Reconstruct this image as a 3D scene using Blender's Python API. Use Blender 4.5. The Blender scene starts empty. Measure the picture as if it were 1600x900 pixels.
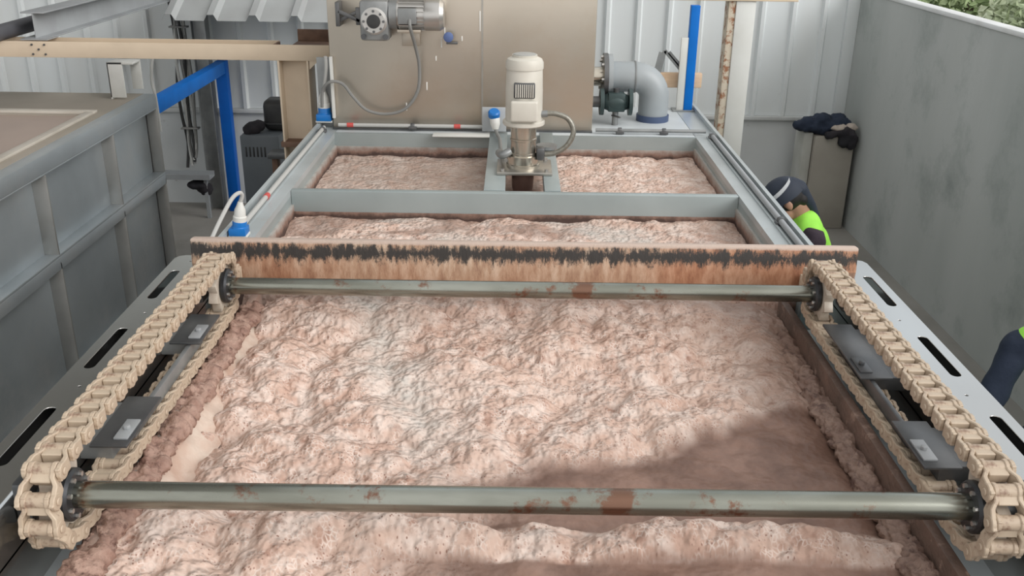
import bpy, bmesh, math, random
from math import sin, cos, pi, radians, atan2, sqrt
from mathutils import Vector, Matrix, noise
random.seed(7)
SC = bpy.context.scene
COL = SC.collection
# ------------------------------------------------------------------ camera, world, exposure
cam_d = bpy.data.cameras.new('camera'); cam = bpy.data.objects.new('camera', cam_d); COL.objects.link(cam)
cam_d.sensor_width = 36.0; cam_d.lens = 36.0 * 1480 / 1600; cam_d.clip_start = .02; cam_d.clip_end = 200
cam.matrix_world = Matrix.Translation((0, 0, 2.93)) @ Matrix.Rotation(radians(90 - 22.56), 4, 'X') @ Matrix.Rotation(radians(0.8), 4, 'Z')
SC.camera = cam
SC.view_settings.view_transform = 'Standard'; SC.view_settings.look = 'None'
SC.view_settings.gamma = 1.0; SC.view_settings.use_curve_mapping = False
SC.view_settings.exposure = 0.14

world = bpy.data.worlds.new('world'); SC.world = world; world.use_nodes = True
wn = world.node_tree.nodes; wl = world.node_tree.links; wn.clear()
w_out = wn.new('ShaderNodeOutputWorld'); w_bg = wn.new('ShaderNodeBackground')
w_tc = wn.new('ShaderNodeTexCoord'); w_sep = wn.new('ShaderNodeSeparateXYZ')
wl.new(w_tc.outputs['Generated'], w_sep.inputs[0])
def wmath(op, a, b=None, clamp=False):
    n = wn.new('ShaderNodeMath'); n.operation = op; n.use_clamp = clamp
    for i, v in enumerate((a, b)):
        if v is None: continue
        if isinstance(v, (int, float)): n.inputs[i].default_value = v
        else: wl.new(v, n.inputs[i])
    return n.outputs[0]
# pale daylight: bright behind the camera and to the open right side, dim towards the shed's far left
w_dot = wn.new('ShaderNodeVectorMath'); w_dot.operation = 'DOT_PRODUCT'; wl.new(w_tc.outputs['Generated'], w_dot.inputs[0])
w_dot.inputs[1].default_value = (.52, -.76, .38)
w_side = wmath('MULTIPLY_ADD', w_dot.outputs['Value'], .5); wn[-1].inputs[2].default_value = .5
w_ramp = wn.new('ShaderNodeValToRGB'); wl.new(w_side, w_ramp.inputs[0])
for k, (p, c) in enumerate(((0.0, (.14, .135, .125)), (.22, (.20, .19, .17)), (.345, (1.02, 1.10, 1.18)), (.6, (1.0, 1.0, .99)), (1.0, (1.25, 1.23, 1.2)))):
    e = w_ramp.color_ramp.elements[k] if k < 2 else w_ramp.color_ramp.elements.new(p)
    e.position = p; e.color = (*c, 1)
wl.new(w_ramp.outputs[0], w_bg.inputs[0]); w_bg.inputs[1].default_value = .86
wl.new(w_bg.outputs[0], w_out.inputs[0])

sun_d = bpy.data.lights.new('daylight', 'SUN'); sun = bpy.data.objects.new('daylight', sun_d); COL.objects.link(sun)
sun_d.energy = 1.75; sun_d.angle = radians(40); sun_d.color = (1, .985, .975)
sun.rotation_euler = Vector((.73, -.45, .50)).to_track_quat('Z', 'Y').to_euler()

# ------------------------------------------------------------------ materials
MATS = {}
def mat(name, c1, c2=None, scale=5.0, rough=.5, metal=0.0, bump=0.0, bscale=40.0, stretch=(1, 1, 1), contrast=(.35, .65), rough2=None, c3=None, scale3=2.0, th3=(.55, .7), spec=.5):
    if name in MATS: return MATS[name]
    m = bpy.data.materials.new(name); m.use_nodes = True; MATS[name] = m
    nt = m.node_tree; n = nt.nodes; l = nt.links
    bs = n['Principled BSDF']
    bs.inputs['Base Color'].default_value = (*c1, 1); bs.inputs['Roughness'].default_value = rough
    bs.inputs['Metallic'].default_value = metal; bs.inputs['Specular IOR Level'].default_value = spec
    tc = n.new('ShaderNodeTexCoord'); mp = n.new('ShaderNodeMapping'); mp.inputs['Scale'].default_value = stretch
    l.new(tc.outputs['Object'], mp.inputs['Vector'])
    colout = None
    if c2:
        nz = n.new('ShaderNodeTexNoise'); nz.inputs['Scale'].default_value = scale; nz.inputs['Detail'].default_value = 6
        l.new(mp.outputs[0], nz.inputs['Vector'])
        mr = n.new('ShaderNodeMapRange'); mr.inputs[1].default_value = contrast[0]; mr.inputs[2].default_value = contrast[1]
        l.new(nz.outputs[0], mr.inputs[0])
        mx = n.new('ShaderNodeMix'); mx.data_type = 'RGBA'
        mx.inputs[6].default_value = (*c1, 1); mx.inputs[7].default_value = (*c2, 1)
        l.new(mr.outputs[0], mx.inputs[0]); colout = mx.outputs[2]
        if rough2 is not None:
            rr = n.new('ShaderNodeMapRange'); rr.inputs[3].default_value = rough; rr.inputs[4].default_value = rough2
            l.new(mr.outputs[0], rr.inputs[0]); l.new(rr.outputs[0], bs.inputs['Roughness'])
    if c3:
        nz3 = n.new('ShaderNodeTexNoise'); nz3.inputs['Scale'].default_value = scale3; nz3.inputs['Detail'].default_value = 8
        nz3.inputs['Roughness'].default_value = .7
        l.new(tc.outputs['Object'], nz3.inputs['Vector'])
        mr3 = n.new('ShaderNodeMapRange'); mr3.inputs[1].default_value = th3[0]; mr3.inputs[2].default_value = th3[1]
        l.new(nz3.outputs[0], mr3.inputs[0])
        mx3 = n.new('ShaderNodeMix'); mx3.data_type = 'RGBA'
        if colout: l.new(colout, mx3.inputs[6])
        else: mx3.inputs[6].default_value = (*c1, 1)
        mx3.inputs[7].default_value = (*c3, 1); l.new(mr3.outputs[0], mx3.inputs[0]); colout = mx3.outputs[2]
    if colout: l.new(colout, bs.inputs['Base Color'])
    if bump:
        nb = n.new('ShaderNodeTexNoise'); nb.inputs['Scale'].default_value = bscale; nb.inputs['Detail'].default_value = 4
        l.new(mp.outputs[0], nb.inputs['Vector'])
        bp = n.new('ShaderNodeBump'); bp.inputs['Strength'].default_value = bump; bp.inputs['Distance'].default_value = .01
        l.new(nb.outputs[0], bp.inputs['Height']); l.new(bp.outputs[0], bs.inputs['Normal'])
    return m

M_floor = mat('concrete_floor', (.21, .20, .18), (.29, .275, .25), 1.5, .85, bump=.2)
M_clad = mat('cladding_sheet', (.74, .78, .79), (.67, .69, .68), .8, .5, stretch=(2, 1, .4), c3=(.36, .33, .28), scale3=3, th3=(.66, .8))
M_plinth = mat('painted_plinth', (.68, .71, .72), (.60, .62, .62), 1.5, .7, c3=(.26, .25, .23), scale3=5, th3=(.66, .74))
M_flash = mat('flashing', (.66, .68, .68), (.52, .53, .52), 3, .5)
M_conc = mat('concrete_wall', (.48, .495, .48), (.37, .39, .375), 1.1, .85, bump=.12, bscale=18, stretch=(1, 1, .35), contrast=(.3, .7), c3=(.27, .295, .28), scale3=1.4, th3=(.52, .75))
M_coping = mat('coping', (.74, .75, .75), (.64, .64, .63), 4, .7)
M_tank = mat('tank_grey_paint', (.36, .41, .41), (.30, .345, .345), 2.5, .34, .2, c3=(.38, .31, .26), scale3=6, th3=(.64, .85))
M_tank_lit = mat('tank_paint_lit', (.48, .52, .53), (.40, .435, .44), 2.5, .36, .2, c3=(.38, .32, .28), scale3=6, th3=(.64, .85))  # tank paint lightened: stronger light on upward faces is put into the colour
M_tankdirty = mat('tank_wall_spattered', (.40, .37, .34), (.42, .28, .22), 4, .6, .1, contrast=(.3, .6), c3=(.20, .12, .09), scale3=9, th3=(.55, .75), bump=.3)
M_plate = mat('satin_steel_plate', (.56, .56, .54), (.48, .47, .45), 2.0, .14, .95, stretch=(1, .3, 1), rough2=.20)
M_steel = mat('brushed_steel', (.50, .48, .44), (.40, .385, .35), 3, .34, .9, stretch=(.6, .6, 4), rough2=.45)
M_box = mat('warm_stainless_sheet', (.60, .54, .46), (.49, .45, .385), 1.2, .36, .8, stretch=(1, 1, 1.5), rough2=.46, c3=(.50, .40, .30), scale3=.9, th3=(.5, .8))
M_darksteel = mat('dark_steel', (.10, .105, .11), (.16, .16, .16), 6, .4, .6)
M_pipe = mat('greenish_steel_tube', (.33, .34, .30), (.23, .235, .20), 4, .20, .95, stretch=(1, 4, 4), c3=(.21, .12, .085), scale3=7, th3=(.55, .61), rough2=.30)
M_black = mat('black_plastic', (.02, .02, .022), (.035, .035, .035), 10, .5)
M_hub = mat('black_hub', (.03, .032, .036), (.06, .06, .06), 15, .4, .4)
M_bolt = mat('zinc_bolt', (.55, .54, .52), None, rough=.35, metal=.9)
M_chain = mat('tan_plastic_chain', (.54, .44, .33), (.44, .34, .25), 14, .5, c3=(.24, .15, .105), scale3=22, th3=(.55, .68))
M_sprocket = mat('ivory_sprocket', (.55, .50, .42), (.38, .31, .25), 18, .5)
M_ltank = mat('blue_grey_steel_panel', (.50, .545, .57), (.38, .42, .44), 1.4, .34, .7, rough2=.42, c3=(.54, .55, .55), scale3=1.8, th3=(.48, .75))
M_lrib = mat('steel_rib', (.42, .41, .39), (.34, .33, .31), 4, .4, .7)
M_lid = mat('taupe_deck', (.36, .32, .27), (.31, .28, .23), 2, .7)
M_sludge = mat('settled_sludge', (.40, .32, .275), (.36, .29, .25), 2, .6)
M_strip = mat('pale_border', (.56, .52, .46), (.47, .43, .37), 6, .6)
M_tan = mat('tan_painted_steel', (.66, .54, .405), (.58, .47, .35), 4, .5, c3=(.42, .29, .19), scale3=6, th3=(.66, .8))
M_cream = mat('cream_painted_steel', (.68, .69, .66), (.60, .60, .56), 3, .5)
M_creamrust = mat('cream_rust_face', (.62, .55, .44), (.56, .49, .38), 6, .6, c3=(.30, .13, .06), scale3=16, th3=(.50, .58), stretch=(1, 1, .3))
M_rustdark = mat('dark_rust', (.12, .07, .05), (.20, .12, .08), 10, .8)
M_blue = mat('bright_blue_paint', (.003, .165, .60), (.003, .14, .52), 5, .5, spec=.2)
M_bluep = mat('blue_plastic', (.005, .16, .50), None, rough=.35)
M_white = mat('white_plastic', (.70, .70, .67), (.62, .62, .58), 6, .45)
M_motor = mat('ivory_motor_paint', (.66, .63, .56), (.58, .55, .48), 6, .42)
M_lantern = mat('bright_steel', (.62, .58, .50), (.50, .46, .39), 6, .22, .9)
M_gpipe = mat('grey_pvc_pipe', (.34, .37, .385), (.30, .33, .345), 4, .4)
M_green = mat('dark_green_valve', (.035, .06, .06), (.05, .075, .075), 12, .45, .2)
M_cab = mat('slate_cabinet', (.13, .15, .165), (.11, .125, .14), 4, .5)
M_gbeam = mat('light_grey_beam', (.38, .40, .41), (.32, .33, .34), 3, .5, .2)
M_galv = mat('galvanised', (.33, .34, .34), (.24, .25, .25), 8, .45, .5)
M_cable = mat('grey_cable', (.22, .22, .21), None, rough=.6)
M_cablel = mat('pale_cable', (.46, .46, .44), None, rough=.6)
M_cabled = mat('black_cable', (.03, .03, .03), None, rough=.6)
M_red = mat('red_tape', (.55, .08, .07), None, rough=.5)
M_mixtube = mat('rusty_brown_tube', (.10, .055, .045), (.16, .09, .07), 10, .5)
M_pillar = mat('taupe_box', (.36, .335, .29), (.31, .285, .245), 3, .7)
M_pillarl = mat('pale_box_side', (.50, .50, .47), (.42, .42, .38), 5, .7)
M_navycloth = mat('navy_cloth', (.012, .02, .04), (.02, .03, .055), 8, .9, bump=.4, bscale=30)
M_blackcloth = mat('black_cloth', (.014, .014, .018), (.03, .025, .03), 8, .9, bump=.4, bscale=30)
M_beigecloth = mat('beige_cloth', (.42, .36, .31), None, rough=.9)
M_purple = mat('dark_plum_cloth', (.045, .03, .04), (.03, .02, .03), 8, .9, bump=.4, bscale=30)
M_vest = mat('fluorescent_green', (.36, .82, .09), (.28, .72, .07), 8, .7, bump=.3, bscale=20)
M_reflect = mat('reflective_tape', (.62, .64, .66), None, rough=.35, metal=.3)
M_skin = mat('skin', (.42, .24, .16), (.38, .21, .14), 12, .55)
M_hair = mat('black_hair', (.012, .010, .010), None, rough=.6)
M_cap = mat('navy_cap', (.013, .02, .036), (.02, .028, .045), 10, .7)
M_trouser = mat('dark_trousers', (.03, .035, .05), (.04, .045, .06), 8, .9)
M_shoe = mat('dark_shoe', (.03, .027, .025), None, rough=.7)
M_leaf = mat('leaf_green', (.30, .40, .18), (.44, .52, .30), 1.2, .6)
M_leaf2 = mat('pale_leaf', (.52, .57, .40), (.38, .46, .27), 1.2, .6)
M_soil = mat('outside_ground', (.25, .27, .16), (.33, .33, .22), 2, .9)
M_twig = mat('twig', (.12, .09, .06), None, rough=.9)
M_weld = mat('pale_weld_drip', (.75, .74, .70), None, rough=.6)
M_woodpale = mat('pale_orange_timber', (.72, .52, .35), (.62, .43, .28), 6, .6, stretch=(1, 6, 6))

# flight board: tan fibreglass, streaked, with a black grimy band near its top edge
def flight_mat():
    m = bpy.data.materials.new('grimy_tan_board'); m.use_nodes = True; nt = m.node_tree; n = nt.nodes; l = nt.links
    bs = n['Principled BSDF']; bs.inputs['Roughness'].default_value = .6
    tc = n.new('ShaderNodeTexCoord'); mp = n.new('ShaderNodeMapping'); mp.inputs['Scale'].default_value = (1, 1, .30)
    l.new(tc.outputs['Object'], mp.inputs[0])
    nz = n.new('ShaderNodeTexNoise'); nz.inputs['Scale'].default_value = 26; nz.inputs['Detail'].default_value = 8; nz.inputs['Roughness'].default_value = .7
    l.new(mp.outputs[0], nz.inputs['Vector'])
    nl = n.new('ShaderNodeTexNoise'); nl.inputs['Scale'].default_value = 1.3; l.new(tc.outputs['Object'], nl.inputs['Vector'])
    r1 = n.new('ShaderNodeValToRGB'); l.new(nz.outputs[0], r1.inputs[0])
    r1.color_ramp.elements[0].position = .30; r1.color_ramp.elements[0].color = (.29, .155, .10, 1)
    r1.color_ramp.elements[1].position = .68; r1.color_ramp.elements[1].color = (.64, .50, .385, 1)
    q = r1.color_ramp.elements.new(.47); q.color = (.46, .305, .205, 1)
    mx = n.new('ShaderNodeMix'); mx.data_type = 'RGBA'; mx.blend_type = 'MULTIPLY'
    mr = n.new('ShaderNodeMapRange'); mr.inputs[1].default_value = .40; mr.inputs[2].default_value = .56; l.new(nl.outputs[0], mr.inputs[0])
    l.new(mr.outputs[0], mx.inputs[0]); l.new(r1.outputs[0], mx.inputs[6]); mx.inputs[7].default_value = (.86, .62, .51, 1)
    sp = n.new('ShaderNodeSeparateXYZ'); l.new(tc.outputs['Object'], sp.inputs[0])
    # wavy band of grime
    nb = n.new('ShaderNodeTexNoise'); nb.inputs['Scale'].default_value = 24; nb.inputs['Detail'].default_value = 8; nb.inputs['Roughness'].default_value = .85
    mp2 = n.new('ShaderNodeMapping'); mp2.inputs['Scale'].default_value = (1, 1, .35); l.new(tc.outputs['Object'], mp2.inputs[0]); l.new(mp2.outputs[0], nb.inputs['Vector'])
    def mth(op, a, b, c=None):
        k = n.new('ShaderNodeMath'); k.operation = op
        for i, v in enumerate((a, b, c)):
            if v is None: continue
            if isinstance(v, (int, float)): k.inputs[i].default_value = v
            else: l.new(v, k.inputs[i])
        return k.outputs[0]
    d = mth('ABSOLUTE', mth('SUBTRACT', sp.outputs[2], .150), 0)
    d = mth('DIVIDE', d, .032)
    k = mth('SUBTRACT', mth('MULTIPLY', mth('SUBTRACT', nb.outputs[0], .33), 6.5), d)
    mk = n.new('ShaderNodeMapRange'); mk.inputs[1].default_value = -.1; mk.inputs[2].default_value = .6; l.new(k, mk.inputs[0])
    m2 = n.new('ShaderNodeMix'); m2.data_type = 'RGBA'; l.new(mk.outputs[0], m2.inputs[0]); l.new(mx.outputs[2], m2.inputs[6]); m2.inputs[7].default_value = (.035, .03, .027, 1)
    tz = mth('SUBTRACT', sp.outputs[2], mth('MULTIPLY', nb.outputs[0], .016))
    mt = n.new('ShaderNodeMapRange'); mt.inputs[1].default_value = .172; mt.inputs[2].default_value = .180; l.new(tz, mt.inputs[0])
    m3 = n.new('ShaderNodeMix'); m3.data_type = 'RGBA'; l.new(mt.outputs[0], m3.inputs[0]); l.new(m2.outputs[2], m3.inputs[6]); m3.inputs[7].default_value = (.55, .43, .36, 1)
    l.new(m3.outputs[2], bs.inputs['Base Color'])
    bp = n.new('ShaderNodeBump'); bp.inputs['Strength'].default_value = .5; bp.inputs['Distance'].default_value = .01
    l.new(nz.outputs[0], bp.inputs['Height']); l.new(bp.outputs[0], bs.inputs['Normal'])
    return m
M_flight = flight_mat()

# foam: pinkish froth, small bubbles, wet brown liquor and grey film from mesh attributes
def foam_mat():
    m = bpy.data.materials.new('pink_froth'); m.use_nodes = True; nt = m.node_tree; n = nt.nodes; l = nt.links
    bs = n['Principled BSDF']
    tc = n.new('ShaderNodeTexCoord')
    def noi(s, d=6, r=.6):
        k = n.new('ShaderNodeTexNoise'); k.inputs['Scale'].default_value = s; k.inputs['Detail'].default_value = d; k.inputs['Roughness'].default_value = r
        l.new(tc.outputs['Object'], k.inputs['Vector']); return k.outputs[0]
    def vor(s, feat='F1'):
        k = n.new('ShaderNodeTexVoronoi'); k.voronoi_dimensions = '2D'; k.inputs['Scale'].default_value = s; k.feature = feat
        l.new(tc.outputs['Object'], k.inputs['Vector']); return k.outputs['Distance']
    def rng(v, a, b, c=0, d=1):
        k = n.new('ShaderNodeMapRange'); k.inputs[1].default_value = a; k.inputs[2].default_value = b; k.inputs[3].default_value = c; k.inputs[4].default_value = d
        l.new(v, k.inputs[0]); return k.outputs[0]
    def mix(f, a, b):
        k = n.new('ShaderNodeMix'); k.data_type = 'RGBA'
        l.new(f, k.inputs[0])
        for i, v in ((6, a), (7, b)):
            if isinstance(v, tuple): k.inputs[i].default_value = (*v, 1)
            else: l.new(v, k.inputs[i])
        return k.outputs[2]
    def mth(op, a, b):
        k = n.new('ShaderNodeMath'); k.operation = op
        for i, v in enumerate((a, b)):
            if isinstance(v, (int, float)): k.inputs[i].default_value = v
            else: l.new(v, k.inputs[i])
        return k.outputs[0]
    def attr(nm):
        k = n.new('ShaderNodeAttribute'); k.attribute_name = nm; return k.outputs['Fac']
    wet = attr('wet'); film = attr('film')
    c = mix(rng(noi(3.5, 3), .36, .64), (.645, .475, .39), (.53, .355, .28))
    c = mix(rng(noi(12, 3, .5), .46, .66), c, (.72, .585, .51))
    c = mix(rng(noi(17, 4, .6), .56, .70), c, (.41, .25, .19))
    lace = mth('MULTIPLY', rng(vor(85, 'DISTANCE_TO_EDGE'), .22, .0), rng(noi(22, 3, .6), .46, .62))
    c = mix(lace, c, (.75, .63, .56))
    c = mix(mth('MULTIPLY', rng(vor(75), .22, .10), rng(noi(26, 3, .6), .52, .60)), c, (.31, .175, .135))
    c = mix(mth('MULTIPLY', film, rng(noi(9, 6), .3, .6)), c, (.60, .56, .51))
    c = mix(wet, c, mix(rng(noi(5), .4, .6), (.165, .095, .07), (.27, .165, .125)))
    l.new(c, bs.inputs['Base Color'])
    l.new(rng(mth('MAXIMUM', wet, mth('MULTIPLY', film, .7)), 0, 1, .62, .40), bs.inputs['Roughness'])
    bs.inputs['Specular IOR Level'].default_value = .3
    h = mth('ADD', mth('MULTIPLY', vor(34, 'SMOOTH_F1'), -1.0), mth('MULTIPLY', vor(62, 'SMOOTH_F1'), -.6))
    bp = n.new('ShaderNodeBump'); bp.inputs['Distance'].default_value = .016
    l.new(rng(wet, 0, 1, .75, .18), bp.inputs['Strength']); l.new(h, bp.inputs['Height']); l.new(bp.outputs[0], bs.inputs['Normal'])
    return m
M_foam = foam_mat()
def scum_mat():
    m = bpy.data.materials.new('scum_lined_wall'); m.use_nodes = True; nt = m.node_tree; n = nt.nodes; l = nt.links; bs = n['Principled BSDF']; bs.inputs['Roughness'].default_value = .65
    tc = n.new('ShaderNodeTexCoord'); sp = n.new('ShaderNodeSeparateXYZ'); l.new(tc.outputs['Object'], sp.inputs[0])
    nz = n.new('ShaderNodeTexNoise'); nz.inputs['Scale'].default_value = 14; nz.inputs['Detail'].default_value = 8; nz.inputs['Roughness'].default_value = .7; l.new(tc.outputs['Object'], nz.inputs['Vector'])
    a = n.new('ShaderNodeMath'); a.operation = 'MULTIPLY_ADD'; l.new(nz.outputs[0], a.inputs[0]); a.inputs[1].default_value = -.09; l.new(sp.outputs[2], a.inputs[2])
    r = n.new('ShaderNodeValToRGB'); mr = n.new('ShaderNodeMapRange'); mr.inputs[1].default_value = 1.36; mr.inputs[2].default_value = 1.46; l.new(a.outputs[0], mr.inputs[0]); l.new(mr.outputs[0], r.inputs[0])
    r.color_ramp.elements[0].position = .12; r.color_ramp.elements[0].color = (.07, .042, .034, 1); r.color_ramp.elements[1].position = .75; r.color_ramp.elements[1].color = (.42, .40, .37, 1)
    q = r.color_ramp.elements.new(.35); q.color = (.25, .155, .12, 1)
    l.new(r.outputs[0], bs.inputs['Base Color']); return m
M_scum = scum_mat()

# ------------------------------------------------------------------ building helpers
ORG = {}
def meta(o, label=None, cat=None, group=None, kind=None):
    if label: o['label'] = label
    if cat: o['category'] = cat
    if group: o['group'] = group
    if kind: o['kind'] = kind
    return o
def thing(name, label, cat, loc, group=None):
    o = bpy.data.objects.new(name, None); COL.objects.link(o); o.location = loc; o.empty_display_size = .1
    ORG[o.name] = Vector(loc); return meta(o, label, cat, group)
def frame_from(d, up=Vector((0, 0, 1))):
    d = Vector(d).normalized(); up = Vector(up)
    if abs(d.dot(up)) > .99: up = Vector((0, 1, 0))
    s = d.cross(up).normalized(); u = s.cross(d).normalized(); return s, u, d
class MB:
    def __init__(self): self.bm = bmesh.new()
    def box(self, a, b, rot=None, c=None):
        x0, y0, z0 = a; x1, y1, z1 = b
        vs = [Vector(p) for p in ((x0, y0, z0), (x1, y0, z0), (x1, y1, z0), (x0, y1, z0), (x0, y0, z1), (x1, y0, z1), (x1, y1, z1), (x0, y1, z1))]
        if rot is not None:
            c = Vector(c) if c is not None else (vs[0] + vs[6]) / 2
            vs = [c + rot @ (v - c) for v in vs]
        bv = [self.bm.verts.new(v) for v in vs]
        for f in ((0, 3, 2, 1), (4, 5, 6, 7), (0, 1, 5, 4), (1, 2, 6, 5), (2, 3, 7, 6), (3, 0, 4, 7)): self.bm.faces.new([bv[i] for i in f])
        return self
    def ext(self, sec, p0, p1, up=(0, 0, 1)):
        """extrude a 2D section (side, up) from p0 to p1"""
        p0 = Vector(p0); p1 = Vector(p1); s, u, d = frame_from(p1 - p0, up)
        A = [self.bm.verts.new(p0 + s * a + u * b) for a, b in sec]; B = [self.bm.verts.new(p1 + s * a + u * b) for a, b in sec]
        n = len(sec)
        for i in range(n): self.bm.faces.new((A[i], A[(i + 1) % n], B[(i + 1) % n], B[i]))
        self.bm.faces.new(A[::-1]); self.bm.faces.new(B); return self
    def cyl(self, p0, p1, r0, r1=None, seg=24):
        r1 = r0 if r1 is None else r1
        return self.lathe([(r0, 0), (r1, 1)], p0, p1, seg)
    def lathe(self, prof, p0, p1, seg=24):
        """prof: list of (radius, t along p0-p1)"""
        p0 = Vector(p0); p1 = Vector(p1); s, u, d = frame_from(p1 - p0); rings = []
        for r, t in prof:
            c = p0.lerp(p1, t); rings.append([self.bm.verts.new(c + (s * cos(2 * pi * k / seg) + u * sin(2 * pi * k / seg)) * max(r, 1e-4)) for k in range(seg)])
        for a, b in zip(rings, rings[1:]):
            for k in range(seg): self.bm.faces.new((a[k], a[(k + 1) % seg], b[(k + 1) % seg], b[k]))
        self.bm.faces.new(rings[0][::-1]); self.bm.faces.new(rings[-1]); return self
    def tube(self, pts, r, seg=10, smooth=6, rad=None):
        P = spline(pts, smooth) if smooth else [Vector(p) for p in pts]
        rings = []; prev = None
        for i, p in enumerate(P):
            d = (P[min(i + 1, len(P) - 1)] - P[max(i - 1, 0)]).normalized()
            if prev is None: s, u, _ = frame_from(d)
            else:
                s = (prev - d * prev.dot(d)).normalized(); u = s.cross(d).normalized()
            prev = s; rr = r if rad is None else rad(i / (len(P) - 1))
            rings.append([self.bm.verts.new(p + (s * cos(2 * pi * k / seg) + u * sin(2 * pi * k / seg)) * rr) for k in range(seg)])
        for a, b in zip(rings, rings[1:]):
            for k in range(seg): self.bm.faces.new((a[k], a[(k + 1) % seg], b[(k + 1) % seg], b[k]))
        self.bm.faces.new(rings[0][::-1]); self.bm.faces.new(rings[-1]); return self
    def ell(self, c, r, rot=None, seg=20):
        m = Matrix.Translation(c) @ (rot.to_4x4() if rot is not None else Matrix()) @ Matrix.Diagonal((*r, 1))
        bmesh.ops.create_uvsphere(self.bm, u_segments=seg, v_segments=seg // 2 + 2, radius=1, matrix=m); return self
    def cap(self, a, b, ra, rb, seg=16):
        """tapered capsule"""
        a = Vector(a); b = Vector(b); L = (b - a).length or 1e-5
        prof = [(ra * sin(t * pi / 2 / 4), -ra * cos(t * pi / 2 / 4) / L) for t in range(0, 5)] + [(rb * cos(t * pi / 2 / 4), 1 + rb * sin(t * pi / 2 / 4) / L) for t in range(0, 5)]
        return self.lathe(prof, a, b, seg) if False else self._lathe_ext(prof, a, b, seg)
    def _lathe_ext(self, prof, p0, p1, seg):
        s, u, d = frame_from(p1 - p0); rings = []
        for r, t in prof:
            c = p0 + (p1 - p0) * t; rings.append([self.bm.verts.new(c + (s * cos(2 * pi * k / seg) + u * sin(2 * pi * k / seg)) * max(r, 1e-4)) for k in range(seg)])
        for a, b in zip(rings, rings[1:]):
            for k in range(seg): self.bm.faces.new((a[k], a[(k + 1) % seg], b[(k + 1) % seg], b[k]))
        self.bm.faces.new(rings[0][::-1]); self.bm.faces.new(rings[-1]); return self
    def build(self, name, material, parent=None, bev=0, seg=2, smooth=True, ang=35, remesh=0, sm=0, disp=0, dscale=8):
        bm = self.bm
        if remesh == 0: bmesh.ops.recalc_face_normals(bm, faces=bm.faces)
        if bev:
            ed = [e for e in bm.edges if len(e.link_faces) == 2 and e.calc_face_angle(0) > radians(30)]
            bmesh.ops.bevel(bm, geom=ed, offset=bev, segments=seg, affect='EDGES', clamp_overlap=True, profile=.5)
        org = ORG[parent.name] if parent else None
        if org is None:
            xs = [v.co for v in bm.verts]
            org = Vector(((min(v.x for v in xs) + max(v.x for v in xs)) / 2, (min(v.y for v in xs) + max(v.y for v in xs)) / 2, min(v.z for v in xs)))
        for v in bm.verts: v.co -= org
        if disp:
            for v in bm.verts:
                v.co += Vector((noise.noise(v.co * dscale), noise.noise(v.co * dscale + Vector((9, 0, 0))), noise.noise(v.co * dscale + Vector((0, 9, 0))))) * disp
        me = bpy.data.meshes.new(name); bm.to_mesh(me); bm.free()
        if remesh:
            tmp = bpy.data.objects.new('tmp', me); COL.objects.link(tmp)
            md = tmp.modifiers.new('r', 'REMESH'); md.mode = 'VOXEL'; md.voxel_size = remesh
            if sm: ms = tmp.modifiers.new('s', 'SMOOTH'); ms.iterations = sm; ms.factor = .5
            dg = bpy.context.evaluated_depsgraph_get(); me2 = bpy.data.meshes.new_from_object(tmp.evaluated_get(dg))
            bpy.data.objects.remove(tmp); me = me2; me.name = name
        if smooth:
            me.polygons.foreach_set('use_smooth', [True] * len(me.polygons))
            if not remesh: me.set_sharp_from_angle(angle=radians(ang))
        me.materials.clear(); me.materials.append(material)
        o = bpy.data.objects.new(name, me); COL.objects.link(o)
        if parent: o.parent = parent
        else: o.location = org
        if parent and parent.type != 'EMPTY': pass
        ORG[o.name] = org.copy()
        return o
def spline(pts, n=6):
    P = [Vector(p) for p in pts]
    if len(P) < 3: return P
    out = []
    for i in range(len(P) - 1):
        p0 = P[max(i - 1, 0)]; p1 = P[i]; p2 = P[i + 1]; p3 = P[min(i + 2, len(P) - 1)]
        for k in range(n):
            t = k / n
            out.append(.5 * ((2 * p1) + (p2 - p0) * t + (2 * p0 - 5 * p1 + 4 * p2 - p3) * t * t + (3 * p1 - p0 - 3 * p2 + p3) * t ** 3))
    out.append(P[-1]); return out
def Hsec(w, h, tf, tw): # H section: flanges top/bottom
    a, b = w / 2, h / 2
    return [(-a, -b), (a, -b), (a, -b + tf), (tw / 2, -b + tf), (tw / 2, b - tf), (a, b - tf), (a, b), (-a, b), (-a, b - tf), (-tw / 2, b - tf), (-tw / 2, -b + tf), (-a, -b + tf)]
def Isec(w, h, tf, tw): return [(y, x) for x, y in Hsec(w, h, tf, tw)][::-1]
def circ(n, r, a0=0): return [(r * cos(a0 + 2 * pi * k / n), r * sin(a0 + 2 * pi * k / n)) for k in range(n)]
def plate_holes(outer, holes, thick, mtx):
    """flat plate with holes (2D curve filled), thickness along local z"""
    cu = bpy.data.curves.new('c', 'CURVE'); cu.dimensions = '2D'; cu.fill_mode = 'BOTH'; cu.extrude = thick / 2
    for loop in [outer] + holes:
        sp = cu.splines.new('POLY'); sp.points.add(len(loop) - 1); sp.use_cyclic_u = True
        for p, q in zip(sp.points, loop): p.co = (q[0], q[1], 0, 1)
    ob = bpy.data.objects.new('c', cu); COL.objects.link(ob)
    dg = bpy.context.evaluated_depsgraph_get(); me = bpy.data.meshes.new_from_object(ob.evaluated_get(dg)); bpy.data.objects.remove(ob)
    mb = MB(); mb.bm.from_mesh(me); bmesh.ops.remove_doubles(mb.bm, verts=mb.bm.verts, dist=1e-5); bmesh.ops.transform(mb.bm, matrix=mtx, verts=mb.bm.verts); return mb
def stadium(x, y0, y1, w, n=6):
    r = w / 2; o = []
    for k in range(n + 1): a = pi * k / n; o.append((x + r * cos(a), y1 - r + r * sin(a)))
    for k in range(n + 1): a = pi + pi * k / n; o.append((x + r * cos(a), y0 + r + r * sin(a)))
    return o

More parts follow.
